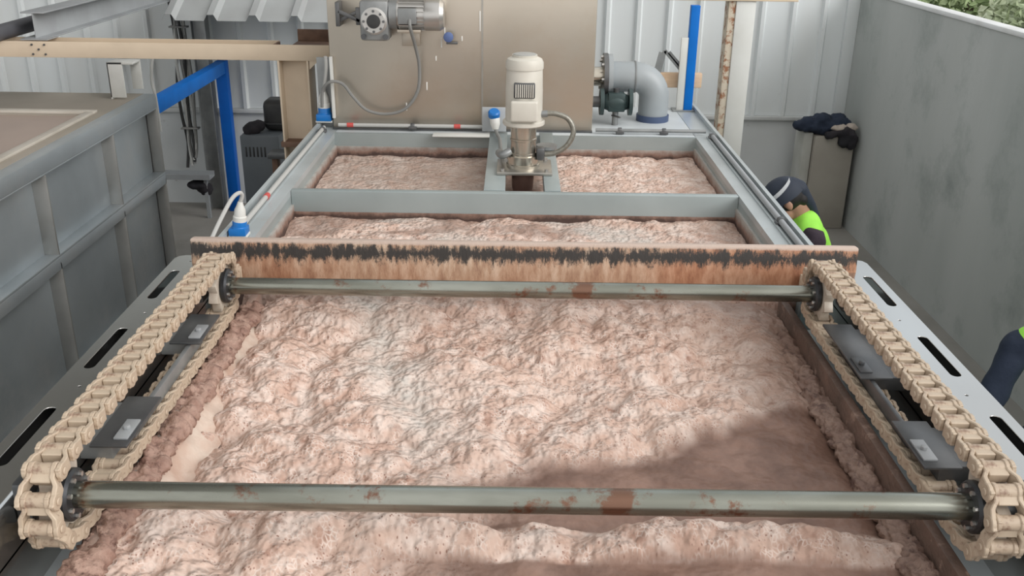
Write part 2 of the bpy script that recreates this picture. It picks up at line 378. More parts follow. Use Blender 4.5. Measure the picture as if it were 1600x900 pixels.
# ------------------------------------------------------------------ setting
YB = 9.2      # back wall
def structure(o, label=None): o['kind'] = 'structure'; return o
structure(MB().box((-7, -.5, -.1), (3.2, YB, 0)).build('floor', M_floor))
# ribbed cladding
prof = []; x = -7.0
while x < 3.18:
    prof += [(x, 0), (x + .018, .03), (x + .05, .03), (x + .068, 0)]; x += .29
prof.append((3.2, 0))
sec = [(a, -b) for a, b in prof] + [(3.2, .05), (-7.0, .05)]
mb = MB()
A = [mb.bm.verts.new((a, YB + b, .97)) for a, b in sec]; B = [mb.bm.verts.new((a, YB + b, 4.98)) for a, b in sec]
for i in range(len(sec)): mb.bm.faces.new((A[i], A[(i + 1) % len(sec)], B[(i + 1) % len(sec)], B[i]))
mb.bm.faces.new(A); mb.bm.faces.new(B)
structure(mb.build('wall_back', M_clad, smooth=False))
structure(MB().box((-7, YB, 0), (3.2, YB + .1, .95)).build('wall_back_plinth', M_plinth))
structure(MB().box((-7, YB - .045, .93), (3.2, YB + .02, .968)).build('trim_1', M_flash, bev=.004))
structure(MB().box((3.2, -.5, 0), (3.29, YB + .1, 2.135)).build('wall_right', M_conc))
structure(MB().box((3.19, -.5, 2.135), (3.30, YB + .1, 2.17)).build('trim_2', M_coping, bev=.008))
structure(MB().box((3.09, YB - .05, .97), (3.2, YB + .0, 2.9)).build('trim_3', M_clad, bev=.004))
structure(MB().box((-7, .8, 4.9), (-1.5, YB, 4.98)).build('left_roof_shade', mat('roof_shade_grey', (.46, .45, .42), (.40, .39, .37), 2, .8)))  # unseen roof piece, added over the left half to dim that side
# ground and bushes beyond the wall
mb = MB(); nx, ny = 24, 24; V = []
for j in range(ny + 1):
    for i in range(nx + 1):
        xx = 3.31 + i * .55; yy = -1 + j * 1.1
        V.append(mb.bm.verts.new((xx, yy, .6 + .22 * (xx - 3.45) * (1 if xx < 7 else 1) + .25 * noise.noise(Vector((xx * .5, yy * .5, 0))))))
for j in range(ny):
    for i in range(nx): k = j * (nx + 1) + i; mb.bm.faces.new((V[k], V[k + 1], V[k + nx + 2], V[k + nx + 1]))
structure(mb.build('ground_outside', M_soil))

# ------------------------------------------------------------------ flotation tank
X0 = .04
tank = thing('flotation_tank', 'long grey steel flotation tank filled with pink froth, in the middle of the shed', 'tank', (X0, 3.8, 0))
RL, RLo, RR, RRo = -1.115, -1.245, 1.13, 1.272; ZR = 1.55; YR0, YE = 3.42, 5.79
for inn, out in ((RL, RLo), (RR, RRo)):
    s = 1 if out > inn else -1
    mb = MB(); w = abs(out - inn)
    mb.box((min(inn, out), YR0, ZR - .03), (max(inn, out), 6.72, ZR))
    a, b = sorted((out, out - s * .02)); mb.box((a, YR0, ZR), (b, 6.72, ZR + .03))
    a, b = sorted((inn + s * w * .45, inn + s * w * .52)); mb.box((a, YR0, ZR), (b, 5.80, ZR + .008))
    mb.build('rim_rail', M_tank_lit, tank)
    MB().box((min(inn, inn + s * .012), YR0, .1), (max(inn, inn + s * .012), YE, ZR - .03)).build('side_wall', M_tank, tank)
    MB().box((min(inn - s * .012, inn), 3.46, 1.30), (max(inn - s * .012, inn), YE - .01, 1.475 if s < 0 else 1.485)).build('spattered_liner', M_scum, tank)
    xo = out - s * .03
    MB().box((min(xo, out), .9, .1), (max(xo, out), 6.7, 1.30)).build('outer_wall', M_tank, tank)
    for yy in (.95, 2.9, 4.8, 6.5):   # legs / stiffeners down the outside
        MB().box((min(out - s * .05, out + s * .001), yy, 0), (max(out - s * .05, out + s * .001), yy + .1, 1.5)).build('leg', M_tank, tank, bev=.004)
MB().box((RL, YE, .1), (RR, YE + .02, ZR)).build('end_wall', M_tank, tank)
MB().box((RL + .01, YE - .006, 1.3), (RR - .01, YE, 1.468)).build('spattered_liner', M_scum, tank)
MB().box((RL + .001, YE + .02, ZR - .02), (RR - .001, 6.7, ZR)).build('end_deck', mat('tank_paint_lit_deck', (.56, .60, .62), (.47, .50, .51), 3, .45, c3=(.40, .37, .34), scale3=5, th3=(.62, .8)), tank, bev=.004)  # deck top's brighter light is painted in as a lighter tank grey
# cross beam (weir)
MB().box((RL, 4.555, 1.1), (RR, 4.60, ZR)).build('cross_beam', M_tank, tank, bev=.006)
MB().box((RL + .01, 4.549, 1.3), (RR - .01, 4.555, 1.44)).build('spattered_liner', M_scum, tank)
# mixer bridge rails
for a, b in ((-.15, -.042), (.158, .24)):
    mb = MB().ext([(-(b - a) / 2, -.06), (-(b - a) / 2 + .008, -.06), (-(b - a) / 2 + .008, -.008), ((b - a) / 2 - .008, -.008), ((b - a) / 2 - .008, -.06), ((b - a) / 2, -.06), ((b - a) / 2, 0), (-(b - a) / 2, 0)], ((a + b) / 2, 4.60, ZR + .004), ((a + b) / 2, 5.86, ZR + .004))
    mb.build('bridge_rail', M_tank, tank, bev=.002)
MB().box((-.50, 5.70, ZR + .004), (-.15, 5.78, ZR + .014)).build('splash_strip', M_cream, tank, bev=.003)
M_ledge_lit = mat('tank_paint_lit_ledge', (.60, .66, .69), (.50, .55, .57), 3, .4)  # tank paint lightened to make up for the shade on this ledge
M_wallbrown = mat('brown_stained_wall', (.17, .105, .08), (.10, .065, .05), 7, .55, bump=.4, bscale=60, c3=(.34, .23, .18), scale3=12, th3=(.58, .68))
# front section: lower rim, inner trough walls, slotted side plates
SL, SR = -1.075, 1.14      # chain centre lines
for s, lip, inn, outp in ((-1, -1.02, -1.195, -1.318), (1, 1.085, 1.275, 1.40)):
    MB().box((min(lip - .015, lip + .015), .95, .3), (max(lip - .015, lip + .015), 3.50, 1.45)).build('trough_wall', M_wallbrown if s > 0 else M_tankdirty, tank, bev=.004)
    # slots and bolt holes measured from the photograph
    if s < 0: slots = [(1.55, 1.90), (1.995, 2.29), (2.52, 2.81), (3.05, 3.325)]; hol = [2.41, 2.93, 3.42, 1.94]
    else: slots = [(1.55, 1.86), (2.02, 2.315), (2.545, 2.83), (3.075, 3.36)]; hol = [2.43, 2.955, 3.46, 1.94]
    xm = (inn + outp) / 2; w = abs(outp - inn); ye = 3.485 if s < 0 else 3.535
    lo, hi = sorted((inn + s * .0, outp))
    co = .035
    outer = [(lo, 1.0), (hi, 1.0), (hi, ye - co), (hi - .3 * co, ye - .3 * co), (hi - co, ye), (lo + co, ye), (lo + .3 * co, ye - .3 * co), (lo, ye - co)]
    holes = [stadium(xm + s * .012, a, b, .034) for a, b in slots] + [[(xm - s * .012 + p[0], y + p[1]) for p in circ(8, .006)] for y in hol]
    mb = plate_holes(outer, holes, .006, Matrix.Translation((0, 0, 1.60)))
    mb.build('slotted_plate', M_plate, tank, smooth=False)
    # rounded bend and web down to the trough floor
    t = .006; R = .03; pts = []
    cx, cz = inn, 1.603 - R
    arcO = [(cx - s * R * sin(k * pi / 12), cz + R * cos(k * pi / 12)) for k in range(7)]
    arcI = [(cx - s * (R - t) * sin(k * pi / 12), cz + (R - t) * cos(k * pi / 12)) for k in range(7)]
    sc = arcO + [(cx - s * R, 1.20), (cx - s * (R - t), 1.20)] + arcI[::-1]
    mb = MB(); A = [mb.bm.verts.new((a, 1.0, b)) for a, b in sc]; B = [mb.bm.verts.new((a, ye - .03, b)) for a, b in sc]
    for i in range(len(sc)): mb.bm.faces.new((A[i], A[(i + 1) % len(sc)], B[(i + 1) % len(sc)], B[i]))
    mb.bm.faces.new(A); mb.bm.faces.new(B); mb.build('plate_web', M_plate, tank)
    MB().box((min(outp, outp - s * .006), 1.0, 1.475), (max(outp, outp - s * .006), ye - .04, 1.6)).build('plate_hem', M_plate, tank)
    a, b = sorted((outp, inn - s * R))
    MB().box((a, 1.0, 1.475), (b, ye - .04, 1.481)).build('slot_shade_sheet', M_darksteel, tank)  # dark sheet added to shut light out, so the slots look shaded
    # front lower rim ledge
    a, b = sorted((lip + s * .02, inn - s * .02))
    MB().box((a, .95, 1.295), (b, 3.45, 1.335)).build('trough_ledge', M_ledge_lit, tank, bev=.006)
    # guide rail under the upper run + brackets reaching the lip
    xc = SL if s < 0 else SR
    MB().box((xc - s * .012 - .008, 2.30, 1.50), (xc - s * .012 + .008, 2.92, 1.545)).build('chain_guide', M_galv if s < 0 else M_darksteel, tank, bev=.003)
    for bi, (y0, y1) in enumerate(((2.17, 2.44), (2.80, 3.03)) if s < 0 else ((2.12, 2.36), (2.62, 3.02))):
        a, b = sorted((xc + s * .05, lip + s * .004))
        MB().box((a, y0, 1.548), (b, y1, 1.556)).build('guide_bracket', M_darksteel, tank, bev=.002)
        a, b = sorted((inn - s * .03, xc + s * .0))
        MB().box((a, y0 + .02, 1.50), (b, y1 - .02, 1.547)).build('bracket_arm', M_galv if s < 0 else M_darksteel, tank, bev=.003)
        a, b = sorted((xc - s * .004, xc - s * .042))
        MB().box((a, y0 + .03, 1.556), (b, y0 + .13, 1.562)).cyl((xc - s * .023, y0 + .08, 1.562), (xc - s * .023, y0 + .08, 1.572), .010, seg=6).build('bracket_tab', M_gbeam if s < 0 or bi == 0 else M_darksteel, tank, bev=.001)
    # shaft bearing blocks on the web
    for yy in (1.90, 3.21):
        xw = inn - s * .03
        a, b = sorted((xw - s * .04, xw))
        MB().box((a, yy - .045, 1.535), (b, yy + .045, 1.645)).build('bearing_block', M_darksteel, tank, bev=.01)
MB().box((-1.02, .95, .3), (1.085, .97, 1.33)).build('front_wall', M_tank, tank)
MB().box((RL, .95, .1), (RR, 6.6, .14)).build('tank_bottom', M_tank, tank)

# ------------------------------------------------------------------ foam
def foam(name, x0, x1, y0, y1, step, zf, attrf, label, bottom=1.2):
    mb = MB(); nx = int((x1 - x0) / step); ny = int((y1 - y0) / step); V = []; wets = []; films = []
    for j in range(ny + 1):
        for i in range(nx + 1):
            X = x0 + (x1 - x0) * i / nx; Y = y0 + (y1 - y0) * j / ny
            w, f = attrf(X, Y); V.append(mb.bm.verts.new((X, Y, zf(X, Y, w, f)))); wets.append(w); films.append(f)
    for j in range(ny):
        for i in range(nx): k = j * (nx + 1) + i; mb.bm.faces.new((V[k], V[k + 1], V[k + nx + 2], V[k + nx + 1]))
    o = mb.build(name, M_foam, None, ang=180)
    for nm, arr in (('wet', wets), ('film', films)):
        at = o.data.attributes.new(nm, 'FLOAT', 'POINT'); at.data.foreach_set('value', arr)
    return meta(o, label, 'foam', None, 'stuff')
def sstep(a, b, v):
    if a == b: return 0.0 if v < a else 1.0
    t = min(1, max(0, (v - a) / (b - a))); return t * t * (3 - 2 * t)
def N(x, y, s, z=0.0): return noise.noise(Vector((x * s, y * s, z)))
def billow(x, y, s, z=0.0): return abs(N(x, y, s, z)) * 2
def bub(x, y, s, z=0.0):
    d = noise.voronoi(Vector((x * s, y * s, z)))[0][0]; return 1 - min(1, d * d * 1.6)
def lumps(x, y, big=1.0):
    wx = x + .05 * N(x, y, 4, 3); wy = y + .05 * N(x, y, 4, 7)
    return .046 * big * bub(wx, wy, 4.4) + .024 * bub(wx, wy, 10, 2) + .009 * bub(x, y, 17, 5) + .007 * bub(x, y, 31, 9) + .014 * N(x, y, 2.2, 1)
def main_attr(x, y):
    # brown liquor wedge on the right behind the front shaft, and around the front ridge
    wob = .06 * N(x, y, 5, 2) + .03 * N(x, y, 14, 5)
    ylim = 2.33 + .10 * sstep(-.2, .4, x) + .36 * sstep(.3, 1.0, x)
    w = (1 - sstep(ylim - .05, ylim + .06, y + wob)) * sstep(-.34, .10, x + wob)
    w2 = sstep(.62, 1.04, x + .10 * N(x, y, 4, 9) + .04 * N(x, y, 12, 3)) * .65
    if y < 2.125:      # ridge of froth in front of the shaft stays pale
        rx = sstep(-.55, .0, x)
        c = 2.035 - .005 * rx + .02 * N(x, 0, 3, 4)
        ridge = 1 - sstep(.055, .075, abs(y - c))
        w = max(w * 0, rx * (1 - ridge) * .95)
    w = max(w, w2 * (.55 if y < 2.125 else 1))
    f = max(0, 1 - abs((x + .33 + .25 * (y - 2.7)) + .15 * N(x, y, 3, 6)) / .20) * sstep(2.3, 2.6, y) * .9
    return min(1, w), min(1, f)
def main_z(x, y, w, f):
    base = 1.352 + .045 * sstep(2.7, 3.5, y)
    big = 1.0 + .5 * (1 - sstep(-.9, .3, x))
    amp = 1 - .80 * w; amp *= 1 - .45 * f
    # ridge at the front
    rx = sstep(-1.0, -.2, x)
    c = 2.035 - .005 * rx + .02 * N(x, 0, 3, 4)
    ridge = .035 * math.exp(-((y - c) / .05) ** 2) * (.5 + .5 * rx) + (.02 * (1 - rx) if y < 2.3 else 0)
    edge = .02 * (1 - sstep(0, .12, min(x + 1.0, 1.065 - x)))
    swirl = (.004 * math.sin(34 * (y - .32 * x) + 6 * N(x, y, 2, 3)) + .006 * N(x * .35, y + .3 * x, 16, 7)) * w
    return base + amp * (lumps(x, y, big) - .02) + ridge - edge + swirl
foam('foam_surface', -1.003, 1.068, 1.0, 3.56, .0066, main_z, main_attr, 'large field of pink froth between the two chain-driven shafts')
def b_attr(x, y):
    f = sstep(.18, .5, .5 + N(x, y, 2.4, 11) - .8 * abs(x + .15)) * .95
    w = .55 * sstep(.52, .62, .5 + N(x * 1.0, y * 2.5, 2.6, 13)) * (1 - sstep(.1, .5, x)) + .35 * sstep(.8, 1.1, x)
    return min(1, w), min(1, f)
foam('foam_surface', RL + .013, RR - .013, 3.50, 4.549, .011, lambda x, y, w, f: 1.400 + (lumps(x, y, .7) * .6 - .01) * (1 - .6 * f) - .06 * (1 - sstep(3.5, 3.6, y)), b_attr, 'narrow strip of froth with grey film between scraper board and cross beam')
def c_attr(x, y):
    w = .75 * (1 - sstep(.05, .30, abs(x + .02) + .08 * N(x, y, 3, 5)))
    if x < -.02: w = max(w, .25)
    return w, (.4 if x < 0 else 0)
foam('foam_surface', RL + .013, RR - .013, 4.602, YE - .007, .013, lambda x, y, w, f: 1.395 + (lumps(x, y, .6) * (.35 if x < 0 else .6)), c_attr, 'flat pinkish froth of the far compartment below the mixer')
def crust(lip, y0, y1, zt, wide, m, label, seed):
    mb = MB(); n1 = int((y1 - y0) / .007); n2 = 22; rings = []
    for j in range(n1 + 1):
        y = y0 + (y1 - y0) * j / n1; r = []
        for k in range(n2 + 1):
            a = pi * (-.16 + 1.32 * k / n2); rx = wide * (1 + .22 * N(y, 0, 9, seed)); rz = .026 + .008 * N(y, 3, 7, seed)
            x = lip + rx * cos(a); z = zt - .010 + rz * sin(a)
            d = .012 * bub(y, x + z, 24, seed) + .013 * bub(y, (x + z) * 1.0, 52, seed) + .007 * bub(y, x + z, 100, seed) + .012 * N(y, x * 2, 14, seed) - .016
            r.append(mb.bm.verts.new((x + d * cos(a), y, z + d * sin(a))))
        rings.append(r)
    for a, b in zip(rings, rings[1:]):
        for k in range(n2): mb.bm.faces.new((a[k], a[k + 1], b[k + 1], b[k]))
    mb.bm.faces.new(rings[0]); mb.bm.faces.new(rings[-1])
    return meta(mb.build('foam_crust', m, None, ang=180), label, 'crust', None, 'stuff')
M_crust = mat('reddish_crust', (.43, .285, .225), (.29, .17, .13), 22, .75, bump=.7, bscale=80, c3=(.16, .085, .065), scale3=26, th3=(.53, .64))
M_crustr = mat('brown_crust', (.30, .20, .155), (.21, .13, .10), 16, .6, bump=.7, bscale=80, c3=(.13, .075, .06), scale3=18, th3=(.55, .66))
crust(-1.008, 1.0, 3.36, 1.445, .044, M_crust, 'reddish brown froth crust caked along the left trough wall', 3)
crust(1.040, 1.0, 3.36, 1.372, .040, M_crustr, 'brown wet crust along the foot of the right trough wall', 8)
# slumped deposit on the inside of each trough wall
def bank(xa, s, label, m, seed):
    mb = MB(); rings = []; n1 = 230; n2 = 14
    for j in range(n1 + 1):
        y = 1.05 + (3.36 - 1.05) * j / n1; r = []
        for k in range(n2 + 1):
            t = k / n2; x = xa - s * (.0 + (.085 + .02 * N(y, 1, 4, seed)) * t); z = 1.43 - .085 * t ** .5 + .012 * bub(y, t * .1, 18, seed) - .004
            r.append(mb.bm.verts.new((x, y, z)))
        rings.append(r)
    for a, b in zip(rings, rings[1:]):
        for k in range(n2): mb.bm.faces.new((a[k], a[k + 1], b[k + 1], b[k]))
    return meta(mb.build('foam_bank', m, None, ang=180), label, 'foam', None, 'stuff')
M_bankl = mat('pale_bank', (.66, .55, .46), (.52, .36, .28), 9, .6, bump=.4, bscale=50)
M_bankr = mat('brown_bank', (.33, .21, .155), (.24, .145, .105), 9, .5, bump=.4, bscale=50, c3=(.46, .32, .25), scale3=12, th3=(.56, .68))
bank(-.98, -1, 'pale froth slumped against the inside of the left trough wall', M_bankl, 4)
# ------------------------------------------------------------------ drive shafts, chains, scraper board
ZS = 1.59; RS = .105
def shaft(y, label, r):
    t = thing('drive_shaft', label, 'shaft', (X0, y, ZS), 'chain shafts across the tank')
    MB().cyl((SL + .02, y, ZS), (SR - .02, y, ZS), r, seg=40).build('tube', M_pipe, t)
    MB().cyl((SL - .10, y, ZS), (SL + .02, y, ZS), .018).build('stub_axle', M_darksteel, t)
    MB().cyl((SR - .02, y, ZS), (SR + .11, y, ZS), .018).build('stub_axle', M_darksteel, t)
    for xc, s in ((SL, 1), (SR, -1)):
        nt = 9; sec = []
        for k in range(nt * 4):
            a = 2 * pi * k / (nt * 4); rr = (.074, .085, .098, .085)[k % 4]; sec.append((rr * cos(a), rr * sin(a)))
        MB().ext(sec, (xc - .016, y, ZS), (xc + .016, y, ZS)).build('sprocket', M_sprocket, t, bev=.002)
        h = MB().lathe([(.058, 0), (.064, .2), (.064, .7), (.058, 1)], (xc + s * .018, y, ZS), (xc + s * .042, y, ZS), 32).build('hub_disc', M_hub, t)
        for k in range(8):
            a = 2 * pi * k / 8 + .3; p = Vector((xc + s * .040, y + .049 * cos(a), ZS + .049 * sin(a)))
            MB().cyl(p, p + Vector((s * .010, 0, 0)), .0065, seg=6).build('bolt', M_bolt, h)
    return t
shaft(1.90, 'greenish steel shaft nearest the camera, spanning the froth between the chain ends', .0325)
shaft(3.21, 'greenish steel shaft just in front of the scraper board', .031)

PITCH_N = 46
L_straight = 3.21 - 1.90; L_loop = 2 * L_straight + 2 * pi * RS; PITCH = L_loop / PITCH_N
def link_mesh():
    mb = MB(); P = PITCH
    def bar(pts, h):
        n = len(pts)
        A = [mb.bm.verts.new((a, b, -h)) for a, b in pts]; B = [mb.bm.verts.new((a, b, h)) for a, b in pts]
        for i in range(n): mb.bm.faces.new((A[i], A[(i + 1) % n], B[(i + 1) % n], B[i]))
        mb.bm.faces.new(A[::-1]); mb.bm.faces.new(B)
    for s in (-1, 1):
        t = .012
        c = [(.021, -.016), (.021, .020), (.033, P * .56), (.033, P + .019)]
        out = [(a + t, b) for a, b in c]
        pts = [(s * a, b) for a, b in (c + out[::-1])]
        bar(pts, .018)
        for (xx, yy) in ((.0268, 0), (.0399, P)):
            mb.cyl((s * (xx - .0060), yy, 0), (s * (xx + .0060), yy, 0), .0215, seg=14)
        mb.cyl((s * .0445, P, 0), (s * .0495, P, 0), .010, seg=10)
    mb.cyl((-.024, 0, 0), (.024, 0, 0), .0185, seg=14)
    mb.box((-.024, -.004, -.014), (.024, .032, .0155))
    o = mb.build('chain_link', M_chain, None, bev=.0022, seg=1)
    me = o.data; org = o.location.copy()
    for v in me.vertices: v.co += org
    bpy.data.objects.remove(o); return me
LINK = link_mesh()
def loop_pt(s, y0, y1):
    s %= L_loop; L = L_straight; H = pi * RS
    if s < L: return Vector((0, y1 - s, RS))                      # top run towards the camera
    s -= L
    if s < H: a = pi / 2 + s / RS; return Vector((0, y0 + RS * cos(a), RS * sin(a)))
    s -= H
    if s < L: return Vector((0, y0 + s, -RS))
    s -= L
    a = -pi / 2 + s / RS; return Vector((0, y1 + RS * cos(a), RS * sin(a)))
def chain(xc, label, off):
    t = thing('conveyor_chain', label, 'chain', (xc, 1.90, ZS), 'conveyor chains of the scraper')
    pts = [loop_pt(i * PITCH + off, 0, L_straight) for i in range(PITCH_N)]
    for i in range(PITCH_N):
        p = pts[i]; q = pts[(i + 1) % PITCH_N]; d = q - p
        o = bpy.data.objects.new('chain_link', LINK); COL.objects.link(o); o.parent = t; o.location = p; o.rotation_euler = (atan2(d.z, d.y), 0, 0)
    return t
chain(SL, 'tan plastic conveyor chain on the left, looped beside the reddish crust', .0)
chain(SR, 'tan plastic conveyor chain on the right, looped beside the pale slotted plate', .02)

fl = thing('scraper_flight', 'grimy tan scraper board with black streaked top edge, spanning the tank', 'scraper', (X0, 3.40, 1.505))
mb = MB()
R = Matrix.Rotation(radians(-6), 3, 'X')
mb.box((-1.235, 3.385, 1.505), (1.325, 3.43, 1.70), R, (X0, 3.40, 1.505))
mb.build('board', M_flight, fl, bev=.008)
for xc in (SL, SR):
    MB().box((xc - .035, 3.325, 1.545), (xc + .035, 3.385, 1.555)).box((xc - .035, 3.375, 1.52), (xc + .035, 3.386, 1.60)).build('attachment_lug', M_chain, fl, bev=.003)

# ------------------------------------------------------------------ stainless box tank and its fittings
bt = thing('dosing_tank', 'tall warm-toned stainless steel box tank at the far end behind the mixer', 'tank', (-.325, 6.3, ZR))
BX0, BX1, BY = -1.14, .49, 5.91
MB().box((BX0, BY, ZR), (BX1, 6.68, 2.95)).build('body', M_box, bt, bev=.006)
MB().box((-.208, BY - .003, ZR + .04), (-.196, BY + .002, 2.94)).build('seam', M_steel, bt)
MB().box((BX0, BY - .03, ZR + .002), (BX1, BY, ZR + .012)).build('base_flange', M_darksteel, bt)
for (xx, zz, hh) in ((-.435, 2.13, .05), (-.455, 2.06, .06), (-.22, 2.16, .12), (-.49, 1.98, .03), (-.55, 1.80, .05), (-.68, 1.67, .05), (-.33, 2.10, .03)):
    MB().box((xx, BY - .004, zz), (xx + .008, BY, zz + hh)).build('weld_drip', M_weld, bt, bev=.002)
MB().box((-1.235, BY + .06, ZR), (-1.145, BY + .08, 1.98)).build('side_plate', M_galv, bt)
MB().box((BX0 + .0, BY - .028, 1.62), (BX0 + .02, BY - .001, 2.0)).build('edge_strip', M_white, bt, bev=.004)

gm = thing('gear_motor', 'silver worm gear motor bolted high on the front of the stainless tank', 'motor', (-.65, 5.9, 2.1))
MB().box((-.915, 5.72, 2.12), (-.745, 5.87, 2.35)).build('gearbox', M_galv, gm, bev=.018)
mb = MB().lathe([(.078, 0), (.078, .5), (.066, .6), (.066, 1)], (-.83, 5.73, 2.235), (-.83, 5.695, 2.235), 28); mb.build('hub_ring', M_bolt, gm)
MB().lathe([(.040, 0), (.040, .8), (.022, 1)], (-.83, 5.70, 2.235), (-.83, 5.685, 2.235), 20).build('hub_bore', M_black, gm)
mb = MB()
for k in range(8):
    a = 2 * pi * k / 8; mb.cyl((-.83 + .058 * cos(a), 5.70, 2.235 + .058 * sin(a)), (-.83 + .058 * cos(a), 5.686, 2.235 + .058 * sin(a)), .008, seg=6)
mb.build('hub_bolts', M_darksteel, gm)
for xx in (-.895, -.765):
    MB().cyl((xx, 5.722, 2.145), (xx, 5.71, 2.145), .016, seg=12).build('foot_bolt', M_darksteel, gm)
MB().cyl((-.745, 5.80, 2.265), (-.70, 5.80, 2.265), .085, seg=28).build('motor_flange', M_galv, gm)
mb = MB().cyl((-.70, 5.80, 2.265), (-.53, 5.80, 2.265), .078, seg=28)
for k in range(20):
    a = 2 * pi * k / 20; c = Vector((0, .083 * cos(a), .083 * sin(a)))
    mb.box((-.69, 5.80 + .083 * cos(a) - .002, 2.265 + .083 * sin(a) - .008), (-.54, 5.80 + .083 * cos(a) + .002, 2.265 + .083 * sin(a) + .008), Matrix.Rotation(a + pi / 2, 3, 'X'))
mb.build('motor_body', M_bolt, gm)
MB().lathe([(.088, 0), (.092, .1), (.092, .8), (.075, 1)], (-.54, 5.80, 2.265), (-.425, 5.80, 2.265), 28).build('fan_cowl', M_bolt, gm)
MB().box((-.69, 5.70, 2.22), (-.58, 5.725, 2.31)).build('terminal_box', M_galv, gm, bev=.006)
MB().box((-.70, 5.74, 2.165), (-.56, 5.90, 2.185)).box((-.69, 5.89, 2.07), (-.58, 5.909, 2.17)).build('motor_bracket', M_box, gm, bev=.003)
mb = MB()
mb.box((-1.06, 5.80, 2.24), (-.92, 5.82, 2.262), Matrix.Rotation(radians(24), 3, 'Y')).box((-1.06, 5.82, 2.24), (-.92, 5.84, 2.262), Matrix.Rotation(radians(-24), 3, 'Y')).box((-1.07, 5.80, 2.19), (-1.045, 5.909, 2.33)).box((-.95, 5.80, 2.20), (-.915, 5.84, 2.30))
mb.build('torque_arm', M_darksteel, gm, bev=.003)
hv = thing('small_ball_valve', 'small blue and black valve on the stainless tank, right of the gear motor', 'valve', (-.41, 5.9, 2.1))
MB().cyl((-.405, BY, 2.13), (-.405, BY - .05, 2.13), .022).build('valve_body', M_darksteel, hv)
MB().lathe([(.016, 0), (.03, .3), (.03, .7), (.016, 1)], (-.405, BY - .045, 2.13), (-.405, BY - .065, 2.13)).build('hand_wheel', mat('dull_blue', (.10, .15, .32)), hv)
MB().box((-.42, BY - .04, 2.085), (-.35, BY - .02, 2.10)).build('lever', M_darksteel, hv, bev=.004)
meta(MB().tube([(-.62, 5.71, 2.25), (-.615, 5.69, 2.20), (-.60, 5.80, 2.08), (-.585, 5.86, 1.95), (-.60, 5.87, 1.80), (-.68, 5.87, 1.69), (-.80, 5.87, 1.655), (-.92, 5.865, 1.68), (-1.0, 5.865, 1.76), (-1.06, 5.86, 1.84), (-1.13, 5.84, 1.855), (-1.185, 5.86, 1.80), (-1.20, 5.88, 1.69)], .010, 8).build('motor_cable', M_cable), 'grey cable hanging in a loop from the gear motor across the stainless tank', 'cable')

def socket(base, label, lean=(0, 0, 1), hose=None, k=1.0):
    b = Vector(base); t = thing('plug_socket', label, 'socket', base, 'blue industrial sockets')
    d = Vector(lean).normalized()
    MB().box(b + Vector((-.05 * k, -.04 * k, 0)), b + Vector((.05 * k, .04 * k, .012))).build('mounting_plate', M_white, t, bev=.003)
    c = b + Vector((0, 0, .010))
    MB().lathe([(.044 * k, 0), (.044 * k, .55), (.038 * k, .6), (.038 * k, 1)], c, c + d * .075 * k, 20).box(c + Vector((-.045, -.045, 0)) * k, c + Vector((.045, .045, .04)) * k).build('socket_base', M_bluep, t, bev=.004)
    c1 = c + d * .072 * k
    MB().lathe([(.036 * k, 0), (.036 * k, .25), (.031 * k, .30), (.029 * k, .6), (.020 * k, .78), (.013 * k, 1)], c1, c1 + d * .11 * k, 20).build('plug_body', M_white, t)
    if hose: MB().tube([c1 + d * .105 * k] + [Vector(h) for h in hose], .011 * k, 8).build('cord', M_cablel, t)
    return t
socket((-1.20, 5.95, ZR + .035), 'blue and white plug socket at the far left corner by the tan column', (0, 0, 1), [(-1.19, 5.93, 1.80), (-1.165, 5.90, 1.92), (-1.16, 5.88, 2.0)], 1.05)
ps = thing('plug_socket', 'blue capped plug socket on a pale plate beside the mixer motor', 'socket', (-.125, 5.80, ZR + .014), 'blue industrial sockets')
MB().box((-.20, 5.826, ZR + .014), (-.05, 5.838, ZR + .165)).build('mounting_plate', mat('pale_grey_plate', (.42, .44, .45)), ps, bev=.002)
MB().lathe([(.030, 0), (.036, .15), (.036, .8), (.028, 1)], (-.125, 5.79, ZR + .115), (-.125, 5.77, ZR + .155), 20).cyl((-.125, 5.826, ZR + .12), (-.125, 5.785, ZR + .13), .030).build('socket_base', M_bluep, ps)
MB().lathe([(.026, 0), (.032, .2), (.030, .6), (.018, 1)], (-.122, 5.785, ZR + .118), (-.115, 5.77, ZR + .04), 20).build('plug_body', M_white, ps)
MB().tube([(-.115, 5.77, ZR + .045), (-.105, 5.72, ZR + .025), (-.085, 5.55, ZR + .03), (-.075, 5.25, ZR + .05), (-.07, 5.06, ZR + .075)], .011, 8).build('cord', M_cable, ps)
socket((-1.18, 3.86, ZR + .002), 'blue and white plug socket with hooped hose on the left rim', (.12, 0, 1), [(-1.152, 3.86, 1.735), (-1.16, 3.845, 1.75), (-1.185, 3.81, 1.73), (-1.225, 3.74, 1.65), (-1.262, 3.66, 1.56)], .80)

